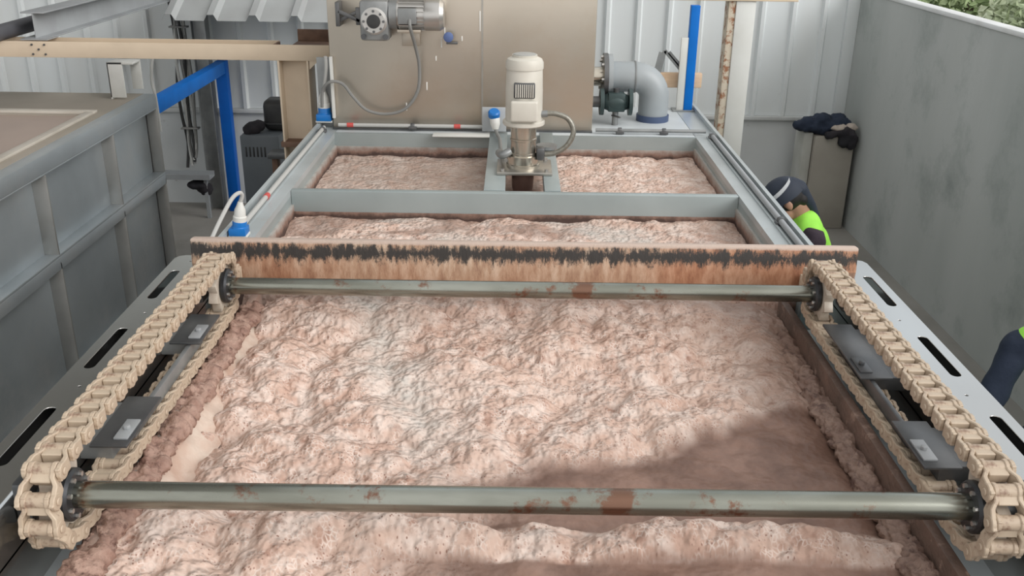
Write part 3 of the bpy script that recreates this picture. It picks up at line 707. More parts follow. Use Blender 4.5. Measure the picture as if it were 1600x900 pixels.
def conduit(pts, tapes, clamps, label, r=.012, m=None):
    t = thing('conduit_pipe', label, 'conduit', pts[0], 'conduits on the tank rim')
    MB().tube(pts, r, 12, 0).build('pipe', m or M_cablel, t)
    for a in tapes:
        p = Vector(pts[0]).lerp(Vector(pts[-1]), a); d = (Vector(pts[-1]) - Vector(pts[0])).normalized()
        MB().cyl(p - d * .02, p + d * .02, r + .0025, seg=14).build('tape', M_red, t)
    for a in clamps:
        p = Vector(pts[0]).lerp(Vector(pts[-1]), a); d = (Vector(pts[-1]) - Vector(pts[0])).normalized()
        MB().cyl(p - d * .012, p + d * .012, r + .006, seg=14).box(p + Vector((-.025, -.02, -.02)), p + Vector((.025, .02, 0))).build('clamp', M_darksteel, t, bev=.003)
    return t
conduit([(-1.10, 5.86, ZR + .035), (-.17, 5.86, ZR + .035)], (.08, .80), (.5,), 'pale conduit with two red tapes along the foot of the stainless tank')
conduit([(.51, 5.86, ZR + .024), (1.20, 5.86, ZR + .024)], (), (.22, .62), 'thin grey conduit with two clamps on the far right deck', .012, M_galv)
conduit([(1.222, 5.80, ZR + .02), (1.222, 3.46, ZR + .02)], (), (.02, .72), 'grey conduit lying in the right rim channel', .014, M_gbeam)
conduit([(-1.19, 5.85, ZR + .02), (-1.19, 3.97, ZR + .02)], (.78,), (.03,), 'pale conduit with one red tape in the left rim channel', .012)

# mixer
mx = thing('mixer_motor', 'ivory vertical mixer motor on a bright steel stand over the tank', 'motor', (.05, 5.0, ZR + .004))
MXX, MXY = .05, 5.0
def vl(prof, z0, z1, name, m, seg=36, parent=mx, bev=0): return MB().lathe(prof, (MXX, MXY, z0), (MXX, MXY, z1), seg).build(name, m, parent)
mb = MB().box((-.09, 4.86, ZR + .005), (.205, 5.14, ZR + .022)); mb.build('base_plate', M_steel, mx, bev=.003)
for xx, yy in ((-.06, 4.885), (.175, 4.885), (-.06, 5.115), (.175, 5.115)): MB().cyl((xx, yy, ZR + .02), (xx, yy, ZR + .036), .011, seg=6).build('bolt', M_bolt, mx)
vl([(.090, 0), (.090, .25), (.084, .3), (.084, 1)], ZR + .022, ZR + .085, 'stand_ring', M_lantern)
vl([(.072, 0), (.072, .08), (.068, .1), (.068, .48), (.072, .5), (.072, .56), (.068, .58), (.070, 1)], ZR + .085, 1.80, 'gear_stand', M_lantern)
vl([(.108, 0), (.112, .2), (.112, .8), (.105, 1)], 1.80, 1.825, 'flange', M_motor)
vl([(.098, 0), (.098, .55), (.097, .62), (.094, .97), (.09, 1)], 1.825, 2.11, 'motor_body', M_motor)
vl([(.099, 0), (.099, .45), (.090, .70), (.066, .86), (.066, 1)], 2.095, 2.165, 'fan_cowl', M_motor)
vl([(.060, 0), (.060, .6), (.045, 1)], 2.163, 2.172, 'cowl_grille', mat('grey_grille', (.38, .38, .36)), 28)
MB().box((MXX - .072, MXY - .125, 1.835), (MXX + .072, MXY - .06, 1.945)).build('terminal_box', M_motor, mx, bev=.012, seg=3)
gr = MB().box((MXX - .055, MXY - .104, 1.955), (MXX + .055, MXY - .08, 2.035)).build('cooling_grille', M_darksteel, mx, bev=.006)
for k in range(9): MB().box((MXX - .046 + k * .011, MXY - .110, 1.962), (MXX - .041 + k * .011, MXY - .10, 2.028)).build('fin', M_motor, gr)
vl([(.030, 0), (.046, .25), (.058, .5), (.060, .75), (.060, 1)], 1.36, ZR + .005, 'drive_tube', M_mixtube)
MB().cyl((MXX + .09, MXY - .02, 1.86), (MXX + .125, MXY - .02, 1.862), .018, seg=14).build('cable_gland', M_galv, mx)
MB().tube([(MXX + .12, MXY - .02, 1.862), (MXX + .17, MXY - .02, 1.862), (MXX + .235, MXY - .02, 1.835), (MXX + .265, MXY - .03, 1.77), (MXX + .235, MXY - .04, 1.70), (MXX + .17, MXY - .04, 1.655), (MXX + .09, MXY - .03, 1.645)], .014, 12).build('flexible_conduit', mat('braided_conduit', (.30, .29, .25), (.22, .21, .18), 60, .4, .6), mx)
MB().box((MXX + .07, MXY - .06, 1.615), (MXX + .115, MXY + .0, 1.685)).build('conduit_elbow', M_darksteel, mx, bev=.012)
MB().tube([(MXX - .07, MXY - .03, 1.66), (MXX - .11, MXY - .04, 1.64), (MXX - .13, MXY + .05, 1.63)], .022, 12).build('side_port', M_galv, mx)
MB().cyl((MXX + .14, 5.44, ZR + .010), (MXX + .14, 5.44, ZR + .03), .06, seg=24).build('round_cap', M_galv, mx)

# pipework right of the box
pp = thing('elbow_pipe', 'thick grey pipe elbow turning down into the far deck', 'pipe', (.92, 6.3, ZR))
PZ = 1.835; PYY = 6.28
MB().cyl((BX1 + .002, PYY, PZ), (.585, PYY, PZ), .062).build('stub', M_lantern, pp)
MB().cyl((.575, PYY, PZ), (.605, PYY, PZ), .15, seg=32).build('flange', M_darksteel, pp)
mb = MB().cyl((.605, PYY, PZ), (.635, PYY, PZ), .145, seg=32); mb.build('collar', M_gpipe, pp)
path = [(.635, PYY, PZ), (.78, PYY, PZ)] + [(.79 + .13 * sin(a), PYY, PZ - .13 + .13 * cos(a)) for a in [k * pi / 16 for k in range(0, 9)]] + [(.92, PYY, 1.58)]
MB().tube(path, .098, 28, 0).build('pipe', M_gpipe, pp)
MB().cyl((.782, PYY, PZ), (.79, PYY, PZ), .104, seg=28).build('weld_ring', M_galv, pp)
MB().cyl((.92, PYY, ZR), (.92, PYY, ZR + .04), .108, seg=28).build('base_ring', mat('navy_ring', (.06, .09, .17)), pp)
for k in range(8):
    a = 2 * pi * k / 8; MB().cyl((.56, PYY + .125 * cos(a), PZ + .125 * sin(a)), (.576, PYY + .125 * cos(a), PZ + .125 * sin(a)), .012, seg=6).build('bolt', M_bolt, pp)
gv = thing('green_valve', 'dark green flanged valve below the grey pipe', 'valve', (.64, 6.12, ZR))
VZ, VY = 1.70, 6.12
MB().cyl((BX1 + .002, VY, VZ), (.555, VY, VZ), .035).build('stub', M_darksteel, gv)
for a, b in ((.55, .575), (.735, .758)): MB().cyl((a, VY, VZ), (b, VY, VZ), .085, seg=26).build('flange', M_green, gv)
MB().lathe([(.045, 0), (.062, .3), (.066, .5), (.062, .7), (.045, 1)], (.575, VY, VZ), (.735, VY, VZ), 24).box((.60, VY - .055, VZ - .055), (.71, VY + .055, VZ + .06)).build('valve_body', M_green, gv, bev=.008)
MB().cyl((.655, VY, VZ + .05), (.655, VY, VZ + .09), .02).build('spindle', M_darksteel, gv)
MB().cyl((.655, VY, ZR), (.655, VY, VZ - .05), .02).build('drain_pipe', M_galv, gv)
MB().box((.648, VY - .09, ZR + .062), (.662, VY - .01, ZR + .072), Matrix.Rotation(radians(35), 3, 'Z')).build('lever', M_darksteel, gv, bev=.002)

# ------------------------------------------------------------------ right back: posts and beams
bs_ = thing('blue_post', 'bright blue steel post with a tan crossbar standing on the far right deck', 'post', (1.2, 6.6, ZR))
MB().box((1.175, 6.57, ZR), (1.235, 6.63, 2.26)).build('post', M_blue, bs_, bev=.004)
MB().box((1.125, 6.575, ZR), (1.175, 6.60, 2.05)).build('backing_strip', M_cream, bs_, bev=.003)
MB().box((.92, 6.64, 1.70), (1.30, 6.69, 1.80)).build('crossbar', M_woodpale, bs_, bev=.006)
br = MB()
for a, b in (((1.0, 6.66, 1.80), (1.03, 6.66, 1.95)), ((1.03, 6.66, 1.95), (1.16, 6.66, 1.81)), ((.975, 6.66, 1.80), (1.005, 6.66, 1.94)), ((1.06, 6.66, 1.94), (1.19, 6.66, 1.80))):
    br.ext([(-.008, -.012), (.008, -.012), (.008, .012), (-.008, .012)], a, b)
br.build('vee_bracket', M_galv, bs_)
MB().box((1.10, 6.55, ZR), (1.25, 6.66, ZR + .01)).build('foot_plate', M_galv, bs_, bev=.002)
cc = thing('cream_column', 'white column with rusty left edge standing beyond the far right tank corner', 'column', (1.58, 7.0, 0))
MB().box((1.55, 6.92, 0), (1.69, 7.08, 2.26)).build('white_flange', M_cream, cc, bev=.006)
MB().box((1.50, 6.93, 0), (1.55, 7.06, 2.26)).build('rusty_flange', M_creamrust, cc, bev=.004)
ct = thing('cream_beam', 'cream horizontal beam across the top right resting on the white column', 'beam', (1.2, 6.95, 2.26))
MB().ext(Hsec(.12, .14, .012, .01), (.5, 6.97, 2.33), (1.98, 6.97, 2.33)).build('beam', M_tan, ct, bev=.002)
MB().box((1.90, 6.93, 2.262), (1.93, 7.01, 2.40)).cyl((1.93, 6.97, 2.30), (1.96, 6.97, 2.30), .03).build('end_bracket', M_darksteel, ct, bev=.003)
MB().cyl((1.96, 6.97, 2.30), (2.02, 6.97, 2.30), .03).build('end_cap', M_white, ct)

# pillar with dark jacket in the corner
pl = thing('storage_box', 'tall taupe box standing in the corner by the concrete wall', 'box', (2.95, 8.8, 0))
MB().box((2.79, 8.65, 0), (3.16, 9.0, .90)).build('body', M_pillar, pl, bev=.012)
MB().box((2.70, 8.70, 0), (2.785, 8.98, .92)).build('side_board', M_pillarl, pl, bev=.008)
def blob(name, parts, m, label, cat, parent=None, vox=.014, d=.03, ds=13):
    mb = MB()
    for c, r in parts: mb.ell(c, r)
    o = mb.build(name, m, parent, remesh=vox, sm=2)
    for v in o.data.vertices: v.co += v.normal * d * (noise.noise(v.co * ds) + .6 * abs(noise.noise(v.co * ds * 1.9)))
    if label: meta(o, label, cat)
    return o
jk = thing('jacket', 'navy jacket heaped on top of the tall taupe box', 'jacket', (2.92, 8.8, .90))
blob('body', [((2.76, 8.76, .98), (.15, .12, .07)), ((2.93, 8.78, .97), (.16, .14, .075)), ((2.72, 8.74, 1.0), (.09, .08, .06)), ((3.02, 8.80, 1.0), (.12, .12, .07)), ((2.86, 8.75, 1.02), (.10, .10, .06))], M_navycloth, None, None, jk)
blob('sleeve', [((3.04, 8.66, .945), (.12, .06, .045)), ((3.13, 8.62, .86), (.05, .03, .09)), ((3.05, 8.625, .87), (.05, .03, .06)), ((2.94, 8.64, .92), (.06, .04, .04))], M_blackcloth, None, None, jk)
blob('lining', [((2.99, 8.66, .975), (.08, .05, .03)), ((3.12, 8.68, .975), (.06, .05, .03))], M_beigecloth, None, None, jk)

# ------------------------------------------------------------------ left tank
lt = thing('rectangular_tank', 'large ribbed blue-grey steel tank on the left with sludge inside', 'tank', (-3.6, 4.8, 0))
FX = -2.65; PX = -2.735; LY0, LY1 = 1.2, 6.98; LZ = 1.54; LX0 = -5.4
MB().box((PX - .02, LY0, .03), (PX, LY1, LZ - .02)).build('side_panel', M_ltank, lt)
MB().box((LX0, LY1 - .02, .03), (PX, LY1, LZ - .02)).build('end_panel', M_ltank, lt)
MB().box((LX0, LY0, .03), (PX, LY0 + .02, LZ - .02)).build('end_panel', M_ltank, lt)
MB().box((LX0, LY0, .03), (LX0 + .02, LY1, LZ - .02)).build('side_panel', M_ltank, lt)
MB().ext([(0, 0), (.085, 0), (.085, -.10), (.079, -.10), (.079, -.006), (0, -.006)], (PX, LY0, LZ), (PX, LY1, LZ)).box((PX, LY0, LZ - .11), (FX, LY1, LZ - .10)).build('top_rail', M_ltank, lt, bev=.002)
for y in (2.25, 3.225, 4.20, 5.175, 6.15, LY1 - .012):
    MB().box((PX, y, .95), (FX, y + .012, LZ - .105)).build('rib', M_lrib, lt, bev=.001)
    MB().box((PX, y, .03), (FX, y + .012, .90)).build('rib', M_lrib, lt, bev=.001)
MB().box((PX, LY0, .935), (FX, LY1, .95)).box((FX - .008, LY0, .86), (FX, LY1, .935)).build('mid_rail', M_ltank, lt, bev=.002)
MB().box((PX, LY0, .03), (FX, LY1, .12)).build('base_rail', M_ltank, lt, bev=.003)
# top deck with an opening, pale border round the sludge
OX0, OX1, OY0, OY1 = -5.2, -2.86, 1.5, 6.26
for a, b in (((OX1, LY0, LZ - .02), (PX + .0, LY1, LZ)), ((LX0, LY0, LZ - .02), (OX0, LY1, LZ)), ((OX0, OY1, LZ - .02), (OX1, LY1, LZ)), ((OX0, LY0, LZ - .02), (OX1, OY0, LZ))):
    MB().box(a, b).build('deck_plate', M_lid, lt)
mb = MB(); w = .055
mb.box((OX1 - .0, OY0, LZ), (OX1 + w, OY1, LZ + .018)).box((OX0 - w, OY1, LZ), (OX1 + w, OY1 + w * 1.2, LZ + .018)).box((OX0 - w, OY0, LZ), (OX0, OY1, LZ + .018))
mb.build('border_strip', M_strip, lt, bev=.003)
MB().box((OX1 - .01, 5.0, LZ + .018), (OX1 + .035, 5.03, LZ + .06)).build('border_clip', M_lrib, lt, bev=.003)
sl = MB().box((OX0, OY0, LZ - .10), (OX1, OY1, LZ - .012)).build('sludge_surface', M_sludge)
meta(sl, 'flat pinkish brown sludge inside the left steel tank', 'sludge', None, 'stuff')

wb = thing('cable_box', 'white open-sided box standing on the far edge of the left tank', 'box', (-2.80, 6.85, LZ))
MB().box((-2.885, 6.76, LZ + .012), (-2.775, 6.775, LZ + .26)).build('front_panel', M_white, wb, bev=.003)
MB().box((-2.885, 6.76, LZ + .245), (-2.70, 6.92, LZ + .26)).build('top_panel', M_white, wb, bev=.003)
MB().box((-2.775, 6.90, LZ + .05), (-2.70, 6.915, LZ + .25)).build('back_panel', M_white, wb, bev=.003)
MB().box((-2.885, 6.76, LZ), (-2.873, 6.92, LZ + .25)).build('side_panel', M_white, wb, bev=.003)
meta(MB().tube([(-2.66, 7.02, 1.25), (-2.665, 7.02, 1.50), (-2.68, 7.03, 1.62), (-2.66, 7.02, 1.75), (-2.62, 7.04, 1.88)], .012, 8).build('hose', M_cablel), 'thin pale hose hanging beside the white box behind the left tank', 'hose')

# tan portal frame
pf = thing('portal_frame', 'tan painted steel frame with column and long beam crossing the upper left', 'frame', (-1.43, 6.25, 0))
MB().ext(Isec(.20, .20, .012, .010), (-1.43, 6.27, 0), (-1.43, 6.27, 1.925), (0, 1, 0)).build('column', M_tan, pf, bev=.002)
MB().box((-1.545, 6.16, 0), (-1.315, 6.38, .02)).build('base_plate', M_rustdark, pf)
MB().box((-1.545, 6.16, 1.36), (-1.30, 6.38, 1.395)).build('collar_plate', M_rustdark, pf, bev=.003)
MB().box((-6.2, 6.17, 1.925), (-1.19, 6.18, 2.025)).box((-6.2, 6.18, 1.925), (-1.19, 6.36, 1.935)).build('beam', M_tan, pf, bev=.002)
MB().box((-6.2, 6.35, 1.935), (-1.55, 6.36, 2.025)).build('beam_back_flange', M_tan, pf)
MB().box((-1.56, 6.19, 1.936), (-1.545, 6.36, 2.02)).box((-1.20, 6.19, 1.936), (-1.19, 6.9, 2.02)).box((-1.545, 6.19, 1.936), (-1.20, 6.9, 1.95)).box((-1.545, 6.88, 1.95), (-1.20, 6.9, 2.03)).build('stub_channel', M_rustdark, pf, bev=.002)
mb = MB(); pts = [(-1.325, 1.93), (-1.19, 2.015), (-1.195, 1.99), (-1.325, 1.87)]
A = [mb.bm.verts.new((a, 6.175, b)) for a, b in pts]; B = [mb.bm.verts.new((a, 6.187, b)) for a, b in pts]
for i in range(4): mb.bm.faces.new((A[i], A[(i + 1) % 4], B[(i + 1) % 4], B[i]))
mb.bm.faces.new(A); mb.bm.faces.new(B); mb.build('gusset', M_tan, pf)
for dx, dz in ((-.04, .03), (.04, .03), (0, 0), (-.04, -.03), (.04, -.03)): MB().cyl((-3.05 + dx, 6.171, 1.975 + dz), (-3.05 + dx, 6.163, 1.975 + dz), .007, seg=6).build('bolt', M_darksteel, pf)
gb = thing('grey_beam', 'light grey steel beam running from the tan beam back to the cladding wall', 'beam', (-3.08, 7.6, 2.03))
MB().ext(Hsec(.15, .17, .010, .008), (-3.09, 6.24, 2.113), (-3.09, YB - .035, 2.113)).build('beam', M_gbeam, gb, bev=.002)
MB().box((-3.175, 6.20, 2.027), (-3.0, 6.36, 2.035)).build('end_plate', M_gbeam, gb)
meta(MB().tube([(-3.30, 6.1, 2.07), (-3.25, 7.0, 2.09), (-3.22, 8.2, 2.10), (-3.20, 9.1, 2.11)], .05, 14).build('dark_pipe_shade', mat('pipe_shade_grey', (.09, .09, .10), None, rough=.6)), 'dark round pipe with the shaded side of the upper left grey beam', 'duct')  # dark colour carries the beam's shaded side as well as the pipe

# blue frame, tray, cables, column at the back left
bf = thing('blue_guard_rail', 'bright blue steel post and rail behind the left tank', 'rail', (-2.75, 9.0, 0))
MB().box((-2.80, 8.93, 0), (-2.70, 9.03, 1.46)).build('post', mat('deep_blue_paint', (.003, .11, .46), (.003, .09, .40), 5, .5, spec=.2), bf, bev=.005)
MB().box((-2.795, 7.08, 1.35), (-2.705, 8.93, 1.46)).build('rail', M_blue, bf, bev=.005)
MB().box((-2.76, 6.985, 1.33), (-2.72, 7.08, 1.45)).build('end_bracket', M_galv, bf, bev=.004)
gc = meta(MB().ext(Isec(.12, .14, .01, .008), (-2.93, 9.02, 0), (-2.93, 9.02, 2.6), (0, 1, 0)).build('grey_upright', M_galv, bev=.002), 'grey steel upright directly left of the blue post', 'post')
meta(MB().box((-3.06, 9.10, 2.0), (-2.97, 9.16, 2.9)).build('wall_panel_strip', mat('plum_grey', (.16, .14, .155))), 'dark plum strip high on the cladding behind the cables', 'strip')
cb = thing('cable_bundle', 'bundle of black and white cables hanging down the back wall left', 'cables', (-3.12, 9.0, .4))
for k in range(6):
    xx = -3.19 + .024 * k
    pts = [(xx + .014 * sin(k * 2 + j * 1.7), 9.04 - .012 * (k % 2) - .02 * sin(j * 1.3 + k), 2.9 - j * .28) for j in range(9)]
    pts += [(xx + .03 * sin(k), 9.0, .42 + .02 * k)]
    MB().tube(pts, .015, 7, 4).build('cable', (M_cabled, M_cablel, M_cable)[k % 3], cb)
for zz in (2.25, 1.75, 1.2, .8): MB().box((-3.21, 8.99, zz), (-3.04, 9.06, zz + .015)).build('tie', M_cable, cb, bev=.003)
tr = thing('cable_tray', 'grey horizontal cable tray behind the left tank below the cables', 'tray', (-3.0, 8.8, .35))
MB().ext([(-.08, 0), (.08, 0), (.08, .05), (.074, .05), (.074, .006), (-.074, .006), (-.074, .05), (-.08, .05)], (-3.5, 8.72, .40), (-2.87, 8.72, .40)).build('channel', M_gbeam, tr)
for xx in (-3.4, -2.95): MB().box((xx, 8.70, 0), (xx + .03, 8.74, .40)).build('leg', M_gbeam, tr)
meta(blob('cable_coil', [((-3.02, 8.72, .33), (.10, .06, .05)), ((-2.95, 8.74, .28), (.07, .05, .06))], M_blackcloth, None, None, None, .015, .012, 25), 'black tangle of cable hanging under the cable tray', 'cable')

# slate cabinet with vents, black case and cloth on it
cab = thing('control_cabinet', 'slate grey vented cabinet standing behind the left tank rim', 'cabinet', (-1.88, 6.95, 0))
CXa, CXb, CYa, CYb, CZt = -2.035, -1.745, 6.9, 7.3, 1.255
MB().box((CXa, CYa, .04), (CXb, CYb, CZt)).build('body', M_cab, cab, bev=.012)
MB().box((CXa + .02, CYa + .03, 0), (CXb - .02, CYb - .03, .04)).build('plinth', M_black, cab)
for k in range(6): MB().box((CXa + .035 + k * .028, CYa - .004, CZt - .16), (CXa + .047 + k * .028, CYa + .002, CZt - .085)).build('vent_slot', M_black, cab, bev=.0015)
MB().box((CXb - .02, CYa - .012, .5), (CXb - .012, CYa, .62)).build('handle', M_black, cab)
bc = thing('black_case', 'black rounded case standing on the slate cabinet beside the tan column', 'case', (-1.80, 7.15, CZt))
MB().box((-1.89, 7.04, CZt), (-1.66, 7.24, CZt + .235)).build('body', M_black, bc, bev=.05, seg=4)
MB().box((-1.90, 7.03, CZt + .05), (-1.65, 7.25, CZt + .065)).build('seam_band', M_hub, bc, bev=.004)
blob('dark_cloth', [((-1.96, 6.99, CZt + .03), (.07, .06, .05)), ((-1.91, 7.0, CZt + .05), (.05, .05, .045)), ((-1.985, 7.05, CZt + .02), (.04, .05, .035))], M_blackcloth, 'crumpled black cloth lying on the slate cabinet', 'cloth', None, .012, .012, 22)
sb = thing('side_bench', 'dark rusty bench frame between slate cabinet and tan column', 'bench', (-1.62, 6.6, 0))
MB().box((-1.72, 6.45, 1.20), (-1.335, 6.60, 1.235)).build('top_bar', M_darksteel, sb, bev=.003)
for xx in (-1.70, -1.38): MB().box((xx, 6.48, 0), (xx + .04, 6.56, 1.20)).build('leg', M_rustdark, sb, bev=.003)

# ribbed lean-to sheet high on the back wall
rs = thing('roof_sheet', 'small sloping ribbed grey sheet high on the back wall behind the tan column', 'sheet', (-2.35, 8.6, 1.93))
prof = []; x = -3.03
while x < -1.25:
    prof += [(x, 0), (x + .03, .05), (x + .085, .05), (x + .115, 0)]; x += .36
prof.append((-1.3, 0)); sec = prof + [(-1.3, -.004)] + [(a, b - .004) for a, b in prof[-2::-1]]
mb = MB()
ya, za, yb, zb = 8.35, 1.90, YB - .035, 2.36
A = [mb.bm.verts.new((a, ya, za + b)) for a, b in sec]; B = [mb.bm.verts.new((a + .04, yb, zb + b)) for a, b in sec]
for i in range(len(sec)): mb.bm.faces.new((A[i], A[(i + 1) % len(sec)], B[(i + 1) % len(sec)], B[i]))
mb.bm.faces.new(A); mb.bm.faces.new(B)
mb.build('sheet', mat('pale_grey_sheet', (.50, .52, .52), (.44, .45, .45), 3, .4, .3), rs, smooth=False)
for xx in (-2.9, -1.5): MB().ext([(-.01, -.01), (.01, -.01), (.01, .01), (-.01, .01)], (xx, 8.45, 1.94), (xx, YB - .032, 1.93)).build('support_bar', M_galv, rs)

# ------------------------------------------------------------------ people
def hand(mb, w, d, side, up=Vector((0, 0, 1)), curl=.5):
    """palm at w pointing along d, fingers as separate curled chains"""
    d = Vector(d).normalized(); s = d.cross(up).normalized() * side; n = s.cross(d).normalized() * side
    mb.cap(w, w + d * .085, .022, .026); mb.cap(w + s * .02, w + d * .08 + s * .022, .015, .015); mb.cap(w - s * .02, w + d * .075 - s * .022, .015, .015)
    for k, L in enumerate((.070, .080, .075, .058)):
        p = w + d * .085 + s * (.030 - .020 * k); q = d.copy()
        for j in range(3):
            q = (q - n * curl * .45).normalized(); p2 = p + q * L * (.45, .32, .25)[j]
            mb.cap(p, p2, .0092 - .001 * j, .0085 - .001 * j, 10); p = p2
    p = w + d * .02 + s * .026
    for j in range(2):
        q = (d * .7 + s * (.8 - .5 * j) - n * .3).normalized(); p2 = p + q * (.042, .032)[j]; mb.cap(p, p2, .012 - .002 * j, .010 - .001 * j, 10); p = p2
def person(nm_label, loc, J, M_top, M_vest_, cap_=True, extra=None):
    t = thing('person', nm_label, 'person', loc)
    hd, face, hup = J['head'], J['face'], J['hup']
    face = Vector(face).normalized(); hup = Vector(hup); hup = (hup - face * hup.dot(face)).normalized(); rt = face.cross(hup).normalized()
    Rm = Matrix((rt, face, hup)).transposed()
    def P(x, y, z): return Vector(hd) + Rm @ Vector((x, y, z))
    mb = MB()
    # head: skull, jaw, nose, brow, lips, ears
    mb.ell(P(0, -.008, .02), (.074, .095, .092), Rm).ell(P(0, .030, -.055), (.056, .062, .062), Rm)
    mb.ell(P(0, .098, -.022), (.013, .020, .020), Rm).ell(P(0, .088, .002), (.010, .014, .026), Rm).ell(P(0, .080, .022), (.045, .014, .010), Rm).ell(P(0, .088, -.060), (.022, .010, .006), Rm).ell(P(0, .086, -.071), (.018, .010, .006), Rm).ell(P(0, .08, -.10), (.02, .016, .014), Rm)
    for s in (-1, 1): mb.ell(P(.076 * s, -.005, -.012), (.010, .020, .032), Rm).ell(P(.04 * s, .06, -.03), (.022, .024, .022), Rm)
    neck = Vector(J['neck']); mb.cap(P(0, -.03, -.05), neck, .055, .062)
    pel = Vector(J['pelvis'])
    mb.cap(neck, pel.lerp(neck, .6), .07, .115); mb.cap(pel.lerp(neck, .65), pel, .12, .115)
    for s in ('L', 'R'):
        sh, el, wr = (Vector(J[k + s]) for k in ('sh', 'el', 'wr')); hp, kn, an = (Vector(J[k + s]) for k in ('hp', 'kn', 'an'))
        mb.cap(neck, sh, .06, .052); mb.cap(sh, el, .046, .037); mb.cap(el, wr, .037, .025)
        hand(mb, wr, Vector(J['hd' + s]), 1 if s == 'R' else -1)
        mb.cap(pel, hp, .10, .09); mb.cap(hp, kn, .08, .055); mb.cap(kn, an, .055, .036)
        toe = Vector(J['toe' + s]); mb.cap(an, an + toe * .15 + Vector((0, 0, -.045)), .036, .028)
    mb.build('body', M_skin, t, remesh=.0065, sm=3)
    # shirt
    mb = MB(); mb.cap(neck + (pel - neck) * .04, pel.lerp(neck, .6), .080, .130); mb.cap(pel.lerp(neck, .66), pel.lerp(neck, .06), .135, .130)
    for s in ('L', 'R'):
        sh, el, wr = (Vector(J[k + s]) for k in ('sh', 'el', 'wr')); mb.cap(neck.lerp(sh, .3), sh, .070, .066); mb.cap(sh, el, .060, .050); mb.cap(el, el.lerp(wr, .88), .050, .038)
    o = mb.build('shirt', M_top, t, remesh=.011, sm=4)
    for v in o.data.vertices: v.co += v.normal * .008 * noise.noise(v.co * 16)
    mb = MB(); mb.cap(pel + (neck - pel) * .12, pel, .128, .128)
    for s in ('L', 'R'):
        hp, kn, an = (Vector(J[k + s]) for k in ('hp', 'kn', 'an')); mb.cap(pel, hp, .118, .105); mb.cap(hp, kn, .096, .070); mb.cap(kn, kn.lerp(an, .95), .070, .055)
    mb.build('trousers', M_trouser, t, remesh=.012, sm=4)
    for s in ('L', 'R'):
        an = Vector(J['an' + s]); toe = Vector(J['toe' + s]).normalized(); side = toe.cross(Vector((0, 0, 1)))
        z0 = loc[2]
        a = Vector((an.x, an.y, z0 + .042))
        mb = MB().cap(a - toe * .05, a + toe * .16, .042, .036); mb.cap(a, an + Vector((0, 0, .02)), .045, .042)
        o = mb.build('shoe', M_shoe, t, remesh=.009, sm=2)
        for v in o.data.vertices: v.co.z = max(v.co.z, 0.0)
    # vest over the trunk
    mb = MB(); mb.cap(neck + (pel - neck) * .07, pel.lerp(neck, .6), .094, .146); mb.cap(pel.lerp(neck, .66), pel.lerp(neck, .22), .150, .146)
    for s in ('L', 'R'): mb.cap(neck.lerp(Vector(J['sh' + s]), .25), neck.lerp(Vector(J['sh' + s]), .62), .082, .078)
    o = mb.build('safety_vest', M_vest_, t, remesh=.011, sm=4)
    for v in o.data.vertices: v.co += v.normal * .006 * noise.noise(v.co * 14)
    for a in (.42,):
        c = pel.lerp(neck, a); d = (neck - pel).normalized(); MB().cyl(c - d * .025, c + d * .025, .158, .158, 40).build('reflective_band', M_reflect, t, bev=.004)
    # hair
    mb = MB(); mb.ell(P(0, -.020, .008), (.081, .094, .082), Rm).ell(P(0, -.075, -.035), (.055, .035, .05), Rm)
    mb.build('hair', M_hair, t, remesh=.009, sm=2)
    if cap_:
        mb = MB(); n1 = 28; rings = []
        for j in range(9):
            a = j / 8 * pi / 2; rr = cos(a); zz = .012 + .108 * sin(a)
            rings.append([mb.bm.verts.new(P(.094 * rr * cos(2 * pi * k / n1), -.006 + .113 * rr * sin(2 * pi * k / n1), zz)) for k in range(n1)])
        for a, b in zip(rings, rings[1:]):
            for k in range(n1): mb.bm.faces.new((a[k], a[(k + 1) % n1], b[(k + 1) % n1], b[k]))
        bmesh.ops.remove_doubles(mb.bm, verts=mb.bm.verts, dist=.0005); mb.bm.faces.new([v for v in rings[0] if v.is_valid][::-1])
        cp = mb.build('cap', M_cap, t)
        mb = MB(); up_, dn = [], []
        arc = [(.088 * cos(a), .09 * sin(a)) for a in [k * pi / 10 for k in range(11)]]
        out = [(.082 * cos(a), .06 + .12 * sin(a)) for a in [k * pi / 10 for k in range(11)]]
        for (x, y), (x2, y2) in zip(arc, out):
            up_.append((mb.bm.verts.new(P(x, y, .024)), mb.bm.verts.new(P(x2, y2, .010 - .3 * x2 * x2 / .08))))
            dn.append((mb.bm.verts.new(P(x, y, .018)), mb.bm.verts.new(P(x2, y2, .004 - .3 * x2 * x2 / .08))))
        for i in range(10):
            mb.bm.faces.new((up_[i][0], up_[i + 1][0], up_[i + 1][1], up_[i][1])); mb.bm.faces.new((dn[i][0], dn[i][1], dn[i + 1][1], dn[i + 1][0])); mb.bm.faces.new((up_[i][1], up_[i + 1][1], dn[i + 1][1], dn[i][1]))
        mb.build('brim', M_cap, cp)
        # pale diagonal stripe across the cap side facing the camera (left side of head)
        mb = MB(); st = []
        for j in range(9):
            u = j / 8; ang = radians(122 + 105 * u); el = radians(14 + 26 * u)
            nrm = Vector((.100 * cos(el) * cos(ang), -.006 + .119 * cos(el) * sin(ang), .014 + .114 * sin(el)))
            st.append((P(*nrm), P(*(nrm + Vector((0, -.006, .022))))))
        vv = [(mb.bm.verts.new(a), mb.bm.verts.new(b)) for a, b in st]
        vi = [(mb.bm.verts.new(Vector(hd) + (a - Vector(hd)) * .96), mb.bm.verts.new(Vector(hd) + (b - Vector(hd)) * .96)) for a, b in st]
